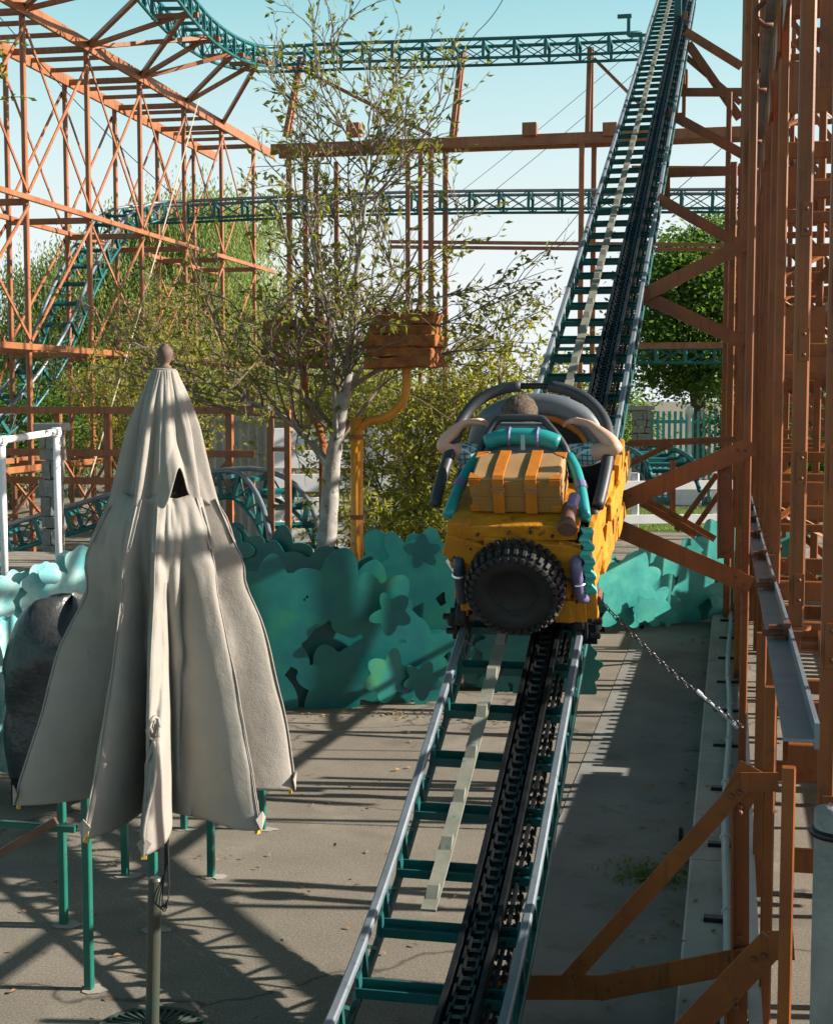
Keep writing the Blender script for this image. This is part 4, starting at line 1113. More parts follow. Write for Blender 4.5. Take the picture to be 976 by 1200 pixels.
    # raking struts up to the top track
for (px, py, Y), k in (((292, 72, YT-.7), 3.1), ((262, 63, YT-2.0), 2.55), ((232, 44, YT-3.7), 1.8), ((205, 16, YT-5.6), 1.0), ((172, -27, YT-7.6), .15), ((120, -92, YT-9.6), -.7)):
    q = at(px, py, Y=Y)
    for kk, sd in ((math.floor(k), 0), (math.floor(k)+1, 0)):
        one('strut', OF, va, 'bar', vp(kk, sd, ZT), q + sL*(.18 if sd == 0 else -.18), .07, .07)
    one('head_beam', OF, va, 'bar', q + sL*.4 - V((0, 0, .03)), q - sL*.4 - V((0, 0, .03)), .08, .08)

# second low orange bent under the descending track at left
lf = thing('low_trestle', at(60, 600, Y=20), 'low orange trestle carrying the descending track at the far left', 'trestle')
for px in (-10, 70, 128, 182, 270):
    p = at(px, 600, Y=19.2); one('post', OF, lf, 'bar', (p.x, p.y, 0), (p.x, p.y, 2.4), .09, .09, up=(0, 1, 0))
for z in (1.35, 1.75, 2.35): one('beam', OF, lf, 'bar', (at(-30, 500, Y=19.2).x, 19.13, z), (at(300, 500, Y=19.2).x, 19.13, z), .05, .10)
for a_, b_ in ((-10, 70), (70, 128), (128, 182), (182, 270)):
    one('brace', OF, lf, 'bar', (at(a_, 500, Y=19.2).x, 19.2, .5), (at(b_, 500, Y=19.2).x, 19.2, 1.7), .05, .03)
    one('brace', OF, lf, 'bar', (at(a_, 500, Y=19.25).x, 19.25, 1.7), (at(b_, 500, Y=19.25).x, 19.25, .5), .05, .03)

# ------------------------------------------------------------------ back frame
YB = 29.2
bf = thing('back_trestle', at(600, 166, Y=YB), 'brown orange trestle with a long level beam crossing behind the lift', 'trestle')
def B(px, py, dy=0): return at(px, py, Y=YB+dy)
zb1 = B(600, 164).z
for dy in (0, .55):
    one('long_beam', OF, bf, 'bar', V((B(318, 164).x, YB+dy, zb1)), V((B(880, 164).x, YB+dy, zb1)), .12, .20, ch=.01)
for px in (345, 510, 685):
    for dx, dy in ((-.09, 0), (.10, .55)):
        p = B(px, 400); one('post', OF, bf, 'bar', (p.x+dx, YB+dy, 0), (p.x+dx, YB+dy, zb1-.1), .10, .10, up=(0, 1, 0))
for px0, px1, top in ((334, 352, 66), (529, 541, 60), (688, 691, 55)):
    for d in (0, 1):
        one('strut', OF, bf, 'bar', B(px0 + d*4, 160, d*.5), B(px1 + d*2, top, d*.5), .09, .09, up=(0, 1, 0))
one('brace', OF, bf, 'bar', B(352, 80), B(505, 158), .07, .07)
one('brace', OF, bf, 'bar', B(345, 80), B(262, 60, -1), .07, .07)
one('brace', OF, bf, 'bar', B(696, 68), B(760, 132), .06, .06)
for y_ in (287, 293): one('girt', OF, bf, 'bar', B(455, y_-4), B(868, y_), .05, .07)
one('girt', OF, bf, 'bar', B(740, 405), B(868, 404), .06, .12)
one('girt', OF, bf, 'bar', B(740, 198), B(868, 199), .06, .14)
for px in (415, 621, 715): one('bearing_block', OF, bf, 'box', B(px, 152, -.02), (.28, .3, .26), bevel=.01)
# small inner bents
for px, top, base_y, Y, lab in ((478, 175, 560, 24.5, 'pale slim brown post seen through the tree crown left of the rusty box'), (318, 480, 640, 17.0, 'short orange ladder post beside the white plank fence')):
    p = at(px, base_y, Y=Y); q = at(px, top, Y=Y)
    root = thing('slim_post', (p.x, p.y, 0), lab, 'post')
    for dx in (0, .22): one('post', OF, root, 'bar', (p.x+dx, p.y, 0), (p.x+dx, p.y, q.z), .07, .07, up=(0, 1, 0))
    k = .5
    while k < q.z: one('rung', OF, root, 'bar', (p.x, p.y, k), (p.x+.22, p.y, k), .04, .05); k += .7

# ------------------------------------------------------------------ guy wires
wr = [((560, 36, 28.2), (604, -30, 27.0), 'dark guy wire slanting up from the topmost track'), ((440, 168, 29), (560, 36, 28.2), 'dark guy wire from the level beam up to the topmost track'),
      ((233, 116, 25.4), (96, 590, 19.4), 'pale guy wire slanting down through the left trestle'), ((203, 250, 26), (455, 490, 15.5), 'thin guy wire running down into the white barked tree'),
      ((0, 20, 22), (205, 230, 27), 'thin wire between the braces of the left trestle'), ((470, 278, 45), (765, 38, 45), 'faint overhead wire above the level beam'), ((470, 308, 40), (770, 62, 40), 'faint overhead wire under the topmost track'),
      ((530, 412, 32), (690, 235, 32), 'thin wire slanting up under the middle track'), ((742, 260, 32), (868, 150, 30), 'thin wire slanting up behind the lift struts')]
for p_, q_, lab in wr:
    p = at(p_[0], p_[1], Y=p_[2]); q = at(q_[0], q_[1], Y=q_[2])
    n_ = 14; pts = [p.lerp(q, i/n_) - V((0, 0, .12*math.sin(math.pi*i/n_))) for i in range(n_+1)]
    mb = MB(); mb.tube(pts, .008 if 'pale' not in lab else .010, 5)
    tag(mb.build('guy_wire', M['cord'] if 'pale' in lab else M['black_steel']), lab, 'wire', 'wires among the trestles')

# ------------------------------------------------------------------ conduit, chains
cd = thing('conduit_pipe', (-.0, 8, .13), 'grey conduit pipe strapped along the top of the kerb', 'pipe')
mb = MB(); pts = [V((.01 + .012*math.sin(y*1.3), y, .165)) for y in np.arange(3.0, 17.3, .5)]; mb.tube(pts, .021, 12); mb.build('pipe', M['conduit'], cd, smooth=True)
for y in np.arange(4.4, 17, 1.15):
    mb = MB(); mb.bar((-.09, y, .132), (.12, y, .132), .05, .022); mb.build('strut_base', M['black_steel'], cd)
    mb = MB(); mb.ring((.01 + .012*math.sin(y*1.3), y, .165), (1, 0, 0), (0, 0, 1), .024, .006, n=14); mb.build('strap', M['galv'], cd)
for y in np.arange(5.5, 17, 2.9):
    mb = MB(); mb.lathe([(.026, -.05), (.026, .05)], (.01 + .012*math.sin(y*1.3), y, .165), (0, 1, 0), 14); mb.build('coupling', M['conduit'], cd)
def chain(name, label, p, q, sag, link, r_, extra=None):
    root = thing(name, p, label, 'chain')
    L = (q-p).length; n_ = int(L/(link*1.45)); mb = MB()
    pts = [p.lerp(q, i/n_) - V((0, 0, sag*math.sin(math.pi*i/n_))) for i in range(n_+1)]
    for i in range(n_):
        c = (pts[i]+pts[i+1])/2; d = (pts[i+1]-pts[i]).normalized()
        s = d.cross(V((.3, .9, .2))).normalized(); t = d.cross(s)
        mb.ring(c, d, s if i % 2 else t, link*.52, r_, stretch=1.75, n=10, k=5)
    mb.build('links', M['chain'] if extra else M['galv'], root, smooth=True)
    if extra:
        a_, b_ = p.lerp(q, extra[0]), p.lerp(q, extra[1]); a_.z -= sag*.6; b_.z -= sag*.6
        mb = MB(); mb.tube([a_, b_], .009, 8); mb.lathe([(.014, 0), (.014, .04)], a_, (b_-a_).normalized(), 8); mb.lathe([(.014, -.04), (.014, 0)], b_, (b_-a_).normalized(), 8); mb.build('turnbuckle', M['conduit'], root)
    return root
chain('stay_chain', 'galvanised stay chain with a turnbuckle stretched from the lift to the kerb', at(703, 704, Y=8.5), at(870, 852, Y=8.5), .045, .024, .0042, (.68, .97))
p = at(866, 505, Y=11.2); q = at(866, 890, Y=8.9)
chain('hanging_chain', 'bright galvanised chain hanging straight down along the edge of the frame', V((.095, 10.4, p.z)), V((.095, 10.4, .16)), 0, .024, .0045)

# ------------------------------------------------------------------ green queue railings
qr = [(-2.665, [5.63, 6.35, 7.13, 8.0], 'green queue railing nearest the track, its posts rising either side of the umbrella pole'), (-3.118, [6.32, 7.05, 7.9], 'green queue railing behind, left of the umbrella pole')]
for x, yl, lab in qr:
    root = thing('queue_railing', (x, yl[0], 0), lab, 'railing', 'green queue railings')
    for y in yl:
        one('post', M['green_post'], root, 'bar', (x, y, 0), (x, y, .95), .036, .036, up=(0, 1, 0), ch=.004)
        tag(sheet('patch', M['patch'], [(x + (.07 + .05*mnoise.noise(V((y*3, k*.9, x))))*math.cos(k*.524) + .02, y + (.05 + .04*mnoise.noise(V((y*5, k*.9, x))))*math.sin(k*.524)) for k in range(12)], .004), kind='structure')
    for z in (.70, .93): one('rail', M['green_post'], root, 'bar', (x, yl[0]+.02, z), (x, yl[-1]-.02, z), .03, .03, ch=.004)
root = thing('queue_railing', (-3.2, 5.63, 0), 'green cross rail entering from the left edge in front of the umbrella hem', 'railing', 'green queue railings')
p = at(100, 970, Y=5.63); z_ = p.z
one('rail', M['green_post'], root, 'bar', (-2.70, 5.60, z_), (-4.2, 5.60, z_), .03, .03, ch=.004)
one('post', M['green_post'], root, 'bar', (-4.2, 5.60, 0), (-4.2, 5.60, .95), .036, .036, up=(0, 1, 0), ch=.004)
a_ = at(-30, 1018, Y=5.5); b_ = at(66, 962, Y=5.56)
one('stay', M['pole'], root, 'bar', a_, b_, .022, .034)

# ------------------------------------------------------------------ things at the left edge
dk = thing('wooden_deck', at(20, 690, Y=10.6), 'weathered plank deck corner with a white pipe handrail at the far left', 'deck')
e0 = at(60, 665, Y=10.6); zdk = e0.z
for i in range(7):
    y = 10.5 + i*.155; one('plank', M['deckwood'], dk, 'bar', (-8.0, y, zdk), (e0.x+.02*math.sin(i*3), y, zdk), .145, .035, ch=.004)
one('fascia', M['deckwood'], dk, 'bar', (-8, 10.40, zdk-.10), (e0.x-.02, 10.40, zdk-.10), .03, .16)
for x in (e0.x-.1, e0.x-1.2): one('leg', M['deckwood'], dk, 'bar', (x, 10.6, 0), (x, 10.6, zdk-.03), .09, .09, up=(0, 1, 0))
hr = thing('pipe_handrail', at(64, 672, Y=10.5), 'white painted pipe handrail on the deck at far left', 'handrail')
t0 = at(66, 506, Y=10.5); t1 = at(2, 516, Y=9.9)
for t, lo in ((t0, 672), (t1, 700)):
    mb = MB(); mb.tube([(t.x, t.y, zdk-.05), t], .027, 12); mb.build('post', M['white'], hr, smooth=True)
    mb = MB(); mb.lathe([(.036, -.035), (.036, .035)], t, (0, 0, 1), 12); mb.lathe([(.036, -.03), (.036, .03)], t, (1, 0, 0), 12); mb.build('elbow', M['white'], hr)
mb = MB(); mb.tube([t0, t1, t1 + (t1-t0)*2], .027, 12); mb.build('top_rail', M['white'], hr, smooth=True)
# covered grill
gl = thing('covered_grill', (-4.12, 8.35, 0), 'bulky thing under a creased black tarp behind the umbrella', 'tarp')
mb = MB(); vs = []; fs = []; NU, NV = 56, 26
for j in range(NV+1):
    t = j/NV
    for i in range(NU):
        th = 2*math.pi*i/NU; c_, s_ = math.cos(th), math.sin(th)
        e = (abs(c_)**4+abs(s_)**4)**-.25
        if t < .45: rr = math.sin(t/.45*math.pi/2)**.8; zz = 1.28 - .42*(1-math.cos(t/.45*math.pi/2))
        else: rr = 1 + .04*math.sin(9*t); zz = .86 - (t-.45)/.55*.68
        f = rr*(1 + .10*mnoise.noise(V((c_*2.5, s_*2.5, zz*3))) + .05*abs(mnoise.noise(V((c_*6, s_*6, zz*4)))) + (.05*math.sin(th*9+zz*3)*max(0, t-.35)))
        vs.append((-4.02 + .37*e*c_*f, 8.35 + .30*e*s_*f, zz + .09*mnoise.noise(V((c_*1.5, s_*1.5, t*3)))))
for j in range(NV):
    for i in range(NU): a_ = j*NU+i; b_ = j*NU+(i+1) % NU; fs.append((a_, a_+NU, b_+NU, b_))
mb.add(vs, fs); mb.build('tarp_cover', M['tarp'], gl, smooth=True)
for dx in (-.3, .3):
    for dy in (-.2, .2): one('leg', M['black_steel'], gl, 'bar', (-4.02+dx, 8.35+dy, 0), (-4.02+dx, 8.35+dy, .4), .05, .05, up=(0, 1, 0))
# stone pillar and sheet metal wall at left
def stone_pillar(name, label, x, y, w_, z1, cap=True):
    root = thing(name, (x, y, 0), label, 'pillar'); mb = MB(); q = random.Random(int(x*7)); z = 0
    while z < z1:
        h_ = q.uniform(.14, .24); k = q.choice((2, 3)); xs = [-w_/2] + sorted(q.uniform(-w_/3, w_/3) for _ in range(k-1)) + [w_/2]
        for a_, b_ in zip(xs, xs[1:]):
            plank(mb, (x+(a_+b_)/2, y+q.uniform(-.02, .02), z+h_/2), (max(.08, b_-a_-.015), w_+q.uniform(-.03, .03), h_-.015), ry=q.uniform(-.06, .06), jag=.018)
        z += h_
    mb.build('stones', M['stone'], root, bevel=.02)
    if cap: one('capstone', M['concrete'], root, 'box', (x, y, z+.05), (w_+.12, w_+.12, .10), bevel=.02)
p = at(62, 560, Y=16.3); stone_pillar('stone_pillar', 'rough grey stone pillar behind the white handrail', p.x, 16.3, .22, at(62, 505, Y=16.3).z-.1)
p = at(752, 500, Y=35); stone_pillar('stone_pillar', 'grey stone gate pillar at the end of the turquoise picket fence', p.x, 35, .46, at(752, 482, Y=35).z)
cw_ = thing('sheet_metal_wall', at(285, 560, Y=24), 'grey corrugated sheet metal wall behind the hump of the low track', 'wall')
x0, x1 = at(246, 500, Y=24).x, at(345, 500, Y=24).x; ztop = at(280, 494, Y=24).z
mb = MB(); n_ = 40; vs = []; fs = []
for i in range(n_+1):
    for dy in (0, .02):
        for z in (0, ztop): vs.append((x0+(x1-x0)*i/n_, 24 + dy + .025*math.sin(i*math.pi/2), z))
    if i: a_ = (i-1)*4; fs += [(a_, a_+4, a_+5, a_+1), (a_+2, a_+3, a_+7, a_+6), (a_+1, a_+5, a_+7, a_+3)]
mb.add(vs, fs); mb.build('sheeting', M['corrug'], cw_)
one('coping', M['corrug'], cw_, 'bar', (x0-.05, 24, ztop+.05), (x1+.05, 24, ztop+.05), .14, .07)
# white fences, turquoise pickets
def plank_fence(label, xa, xb, y, zs, h_, posts, ph):
    root = thing('plank_fence', (xa, y, 0), label, 'fence'); sl = .34; fy = lambda x: y + sl*(x-xa)
    for z in zs: one('board', M['white'], root, 'bar', (xa, fy(xa)-.09, z), (xb, fy(xb)-.09, z), .03, h_, ch=.004)
    for x in posts: one('post', M['white'], root, 'bar', (x, fy(x), 0), (x, fy(x), ph), .13, .13, up=(0, 1, 0), ch=.012)
xa, xb = at(332, 560, Y=20).x, at(640, 560, Y=20).x
plank_fence('white plank fence behind the pale tree trunk', xa, xb, 19.4, (.35, .68, 1.01, 1.34, 1.67, 1.98), .25, np.linspace(xa+.1, xb-.1, 4), 2.0)
xa, xb = at(640, 560, Y=26).x, at(900, 560, Y=26).x
plank_fence('low white ranch fence beyond the lawn strip', xa, xb, 25.3, (.38, .98), .16, (at(745, 560, Y=26).x, at(838, 560, Y=26).x), 1.2)
pf = thing('picket_fence', (at(760, 500, Y=35.2).x, 35.2, 0), 'turquoise picket fence under the dark tree', 'fence')
x0, x1 = at(757, 500, Y=35.2).x, at(900, 500, Y=35.2).x; zt = at(800, 482, Y=35.2).z
mb = MB(); x = x0
while x < x1: mb.box((x, 35.2 + .34*(x-x0), zt/2), (.07, .03, zt)); x += .135
mb.build('pickets', M['cyan_fence'], pf)
for z in (.3, zt-.25): one('rail', M['cyan_fence'], pf, 'bar', (x0, 35.26, z), (x1, 35.26 + .34*(x1-x0), z), .05, .08)
lp = at(808, 500, Y=34.6); lpt = thing('white_bollard', (lp.x, 34.6, 0), 'white post with a round top in front of the turquoise pickets', 'post')
mb = MB(); mb.lathe([(.10, 0), (.10, .3), (.055, .35), (.05, 2.1), (.08, 2.12), (.10, 2.2), (.07, 2.3), (.01, 2.33)], (lp.x, 34.6, 0), (0, 0, 1), 16); mb.build('shaft', M['white'], lpt, smooth=True)
one('plinth', M['white'], lpt, 'box', (lp.x, 34.6, .35), (.6, .5, .7), bevel=.02)

# ------------------------------------------------------------------ ochre pipes with rusty boxes
for bx, by, px_, lab in ((476, 400, 418, 'rusty orange sheet metal box on a bent ochre pipe right of the tree trunk'), (350, 402, 300, 'rusty orange sheet metal box half hidden by branches left of the tree trunk')):
    yb_ = 12.35 if bx > 400 else 13.7; c = at(bx, by, Y=yb_); root = thing('rusty_box', (c.x, c.y, 0), lab, 'metal box')
    w_ = .56 if bx > 400 else .58
    hh = .225; bx_o = None
    for lv in range(5):                            # crooked rusty plates, ragged at top and bottom
        mb = MB()
        plank(mb, c + V((cr.uniform(-.015, .015), 0, -hh + .045 + lv*.09)), (w_ + cr.uniform(-.03, .05), .46 + cr.uniform(-.03, .05), .094), ry=cr.uniform(-.06, .06), rz=cr.uniform(-.05, .05), jag=.02)
        o_ = mb.build('box' if lv == 0 else 'plate', M['rust'], root if lv == 0 else bx_o, bevel=.008); bx_o = bx_o or o_
    mb = MB()
    for k in range(26):
        x_ = cr.uniform(-w_/2, w_/2); mb.bar(c + V((x_, -.26 + cr.uniform(0, .3), hh-.02)), c + V((x_ + cr.uniform(-.12, .12), -.27 + cr.uniform(0, .3), hh + cr.uniform(.02, .10))), .014, .008)
    mb.build('ragged_edge', M['rust_dark'], bx_o)
    q = at(px_, 505, Y=12.2); b0 = c + V((0, 0, -hh))
    if bx > 400:
        mb = MB(); mb.tube(smooth_path([b0 + V((.0, 0, .02)), at(476, 455, Y=12.33), at(470, 474, Y=12.3), at(452, 489, Y=12.26), at(432, 494, Y=12.22), q], 5), .040, 12); mb.build('bent_pipe', M['pipe_yellow'], root, smooth=True)
        mb = MB(); mb.tube([(q.x, q.y, 0), (q.x, q.y, q.z+.12)], .056, 16); mb.build('pipe_post', M['pipe_yellow'], root, smooth=True)
        for z in (.9, 1.5, q.z-.05):
            mb = MB(); mb.lathe([(.060, -.02), (.060, .02)], (q.x, q.y, z), (0, 0, 1), 16); mb.build('band', M['rust'], root)
    else:
        q = at(379, 520, Y=13.25)
        mb = MB(); mb.tube(smooth_path([b0 + V((.04, 0, .02)), at(357, 455, Y=13.6), at(361, 478, Y=13.5), at(371, 495, Y=13.35), q], 5), .036, 12); mb.build('bent_pipe', M['rust'], root, smooth=True)
        mb = MB(); mb.tube([(q.x, q.y, 0), q], .045, 14); mb.build('pipe_post', M['rust'], root, smooth=True)
    for dx in (-.04, .16):
        if bx < 400: one('hanger', OF, root, 'bar', c + V((.2+dx, .1, hh)), c + V((.2+dx, .1, 1.75)), .04, .04, up=(0, 1, 0))
# ------------------------------------------------------------------ cut-out leaf hedges of painted sheet metal
hr_ = random.Random(21)
def spray(cu, cv, R_, r_, up=False):
    """a leaf spray: leaflets (centre, direction, half length, half width) round a point"""
    out = []; n = r_.choice((4, 5, 5, 6)) if not up else r_.choice((3, 4, 5)); rot = r_.uniform(0, 6.3)
    for k in range(n):
        a_ = rot + 2*math.pi*k/n + r_.uniform(-.18, .18) if not up else math.pi/2 + (k-(n-1)/2)*r_.uniform(.42, .6) + r_.uniform(-.1, .1)
        L = R_*r_.uniform(.44, .58); wd = L*r_.uniform(.58, .76)
        d = R_*.52
        out.append((cu + math.cos(a_)*d, cv + math.sin(a_)*d, math.cos(a_), math.sin(a_), L, wd))
    return out
def cut_sheet(mb, P, leaflets, u0, u1, v0, v1, w_, step=.022, th=.012, bow=None):
    """flat sheet cut along the outline of the united leaflets (contour followed on a fine grid)"""
    nx = int((u1-u0)/step)+2; ny = int((v1-v0)/step)+2
    us = u0 + np.arange(nx)*step; vs_ = v0 + np.arange(ny)*step
    UU, VV = np.meshgrid(us, vs_, indexing='ij'); F = np.full(UU.shape, -1.0)
    for cu, cv, ca, sa, L, wd in leaflets:
        x = (UU-cu)*ca + (VV-cv)*sa; y = -(UU-cu)*sa + (VV-cv)*ca
        F = np.maximum(F, 1 - np.sqrt((x/L)**2 + (y/(wd*(1 - .14*np.clip(x/L, -1, 1))))**2))
    F[0, :] = F[-1, :] = F[:, 0] = F[:, -1] = -1
    F = np.where(np.abs(F) < 1e-5, -1e-5, F)
    vert = {}; verts = []; faces = []; edges = {}
    def vid(key, u, v):
        if key not in vert:
            vert[key] = len(verts); verts.append((u, v))
        return vert[key]
    def cross(i0, j0, i1, j1):
        a_, b_ = F[i0, j0], F[i1, j1]; t = a_/(a_-b_)
        k = ((i0, j0), (i1, j1)) if (i0, j0) < (i1, j1) else ((i1, j1), (i0, j0))
        return vid(k, us[i0] + (us[i1]-us[i0])*t, vs_[j0] + (vs_[j1]-vs_[j0])*t)
    for i in range(nx-1):
        for j in range(ny-1):
            c = [(i, j), (i+1, j), (i+1, j+1), (i, j+1)]; ins = [F[q] > 0 for q in c]
            if not any(ins): continue
            poly = []
            for k in range(4):
                a_, b_ = c[k], c[(k+1) % 4]
                if F[a_] > 0: poly.append(vid(a_, us[a_[0]], vs_[a_[1]]))
                if (F[a_] > 0) != (F[b_] > 0): poly.append(cross(*a_, *b_))
            if len(poly) >= 3:
                faces.append(poly)
                for k in range(len(poly)):
                    e = (poly[k], poly[(k+1) % len(poly)]); edges[e] = True
    rim = [e for e in edges if (e[1], e[0]) not in edges]
    n_ = len(verts); bw = bow or (lambda u, v: 0.0)
    V3 = [P(u, v, w_ + bw(u, v)) for u, v in verts] + [P(u, v, w_ - th + bw(u, v)) for u, v in verts]
    fs = [tuple(f) for f in faces] + [tuple(i + n_ for i in reversed(f)) for f in faces] + [(b_, a_, a_+n_, b_+n_) for a_, b_ in rim]
    mb.add(V3, fs)
def hedge(label, A, Bp, outline_top, zb, count, rad, mat, seed, front=.10, hi=None, lo=0.0, fill=True, up=False, layers=2):
    """A, Bp: the two ground ends; sheets of leaf sprays stand one behind the other"""
    r_ = random.Random(seed); A = V(A); Bp = V(Bp)
    U = (Bp-A); W = U.length; U.normalize(); N = V((U.y, -U.x, 0)); Z = V((0, 0, 1))
    if N.y > 0: N = -N
    root = thing('leaf_hedge', A, label, 'hedge', 'painted leaf hedges')
    def P(u, v, w_): return A + U*u + Z*v + N*w_
    top = lambda u: lerp_tab(min(max(u/W, 0), 1), outline_top)
    for ly in range(layers):
        L = []; Rm = (rad[0]+rad[1])/2; nx = max(2, int(W/(Rm*1.12)))
        for ix in range(nx):
            u = W*(ix+.5)/nx; hgt = top(u) - lo; ny = max(2, int(round(hgt/(Rm*1.1))))
            for iy in range(ny):
                R_ = r_.uniform(*rad)
                if ly == 0 and 0 < iy < ny-1 and r_.random() < .08: continue
                if up and r_.random() < .12: continue
                v = lo + hgt*(iy+.5)/ny + r_.uniform(-.25, .25)*hgt/ny
                v = min(max(v, lo + R_*.72), max(lo + R_*.73, top(u) - R_*.55))
                L += spray(u + r_.uniform(-.35, .35)*W/nx, v, R_, r_, up)
        f1, f2 = r_.uniform(1.5, 3), r_.uniform(0, 6)
        mb = MB(); cut_sheet(mb, P, L, -rad[1], W+rad[1], lo-.02, max(t for _, t in outline_top)+rad[1], .02 - .11*ly, bow=lambda u, v: .016*math.sin(u*f1+f2) + .012*math.sin(v*3+f2))
        mb.build('leaf_sheet', mat, root)
    for k in range(max(2, int(count*.09))):        # single sprays fixed proud of the sheet
        R_ = rad[0]*r_.uniform(.55, .95); u = r_.uniform(0, W)
        v = top(u) - R_*r_.uniform(.1, .8) if k % 2 else lo + R_*r_.uniform(.75, 1.6)
        tu, tv = r_.uniform(-.22, .22), r_.uniform(-.25, .15); w0_ = .06 + front*r_.random()
        mb = MB(); cut_sheet(mb, P, spray(u, v, R_, r_, up), u-R_*1.3, u+R_*1.3, v-R_*1.3, v+R_*1.3, w0_, .018, .008, bow=lambda x, y: (x-u)*tu + (y-v)*tv)
        mb.build('leaf_spray', mat, root)
    for u in np.linspace(.15, W-.15, max(2, int(W/1.2))):
        one('stake', M['black_steel'], root, 'bar', P(u, 0, -.16), P(u, top(u)*.8, -.16), .04, .04, up=U)
    return root
g = lambda x, y: at(x, y, Z=0)
G = lambda x, Y: V((at(x, 700, Y=Y).x, Y, 0))
# back row under the white tree, middle row, dark row behind the track
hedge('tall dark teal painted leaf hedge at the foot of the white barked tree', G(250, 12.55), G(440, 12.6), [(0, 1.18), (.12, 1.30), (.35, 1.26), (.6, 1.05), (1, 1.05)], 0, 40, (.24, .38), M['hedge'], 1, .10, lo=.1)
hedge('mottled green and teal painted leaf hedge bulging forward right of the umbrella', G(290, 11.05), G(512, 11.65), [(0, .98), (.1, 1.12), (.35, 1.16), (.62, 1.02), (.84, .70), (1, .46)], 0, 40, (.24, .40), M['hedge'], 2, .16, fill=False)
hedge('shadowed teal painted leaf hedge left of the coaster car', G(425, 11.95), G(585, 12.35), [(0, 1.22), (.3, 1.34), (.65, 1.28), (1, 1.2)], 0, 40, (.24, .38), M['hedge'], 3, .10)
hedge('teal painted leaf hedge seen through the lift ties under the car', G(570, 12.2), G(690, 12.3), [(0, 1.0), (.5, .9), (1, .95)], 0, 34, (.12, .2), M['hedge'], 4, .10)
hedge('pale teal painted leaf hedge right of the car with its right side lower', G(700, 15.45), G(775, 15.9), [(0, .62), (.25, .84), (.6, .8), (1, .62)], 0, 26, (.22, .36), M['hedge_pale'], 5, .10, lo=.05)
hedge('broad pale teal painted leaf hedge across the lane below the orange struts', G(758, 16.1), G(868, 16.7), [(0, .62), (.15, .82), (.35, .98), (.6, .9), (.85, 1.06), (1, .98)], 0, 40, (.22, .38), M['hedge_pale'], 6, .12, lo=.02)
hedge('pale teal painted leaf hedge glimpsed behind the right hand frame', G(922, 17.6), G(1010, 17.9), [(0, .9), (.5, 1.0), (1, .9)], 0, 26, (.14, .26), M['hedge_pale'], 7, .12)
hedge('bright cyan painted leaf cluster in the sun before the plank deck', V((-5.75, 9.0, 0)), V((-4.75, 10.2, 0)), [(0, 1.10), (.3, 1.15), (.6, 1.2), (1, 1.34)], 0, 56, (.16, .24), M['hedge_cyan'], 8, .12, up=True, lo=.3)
hedge('narrow cyan and blue painted leaf strip cut by the left edge beside the tarp', V((-4.9, 7.7, 0)), V((-4.55, 8.75, 0)), [(0, 1.2), (.6, 1.1), (1, 1.0)], 0, 44, (.13, .2), M['hedge_cyan'], 9, .12, up=True)

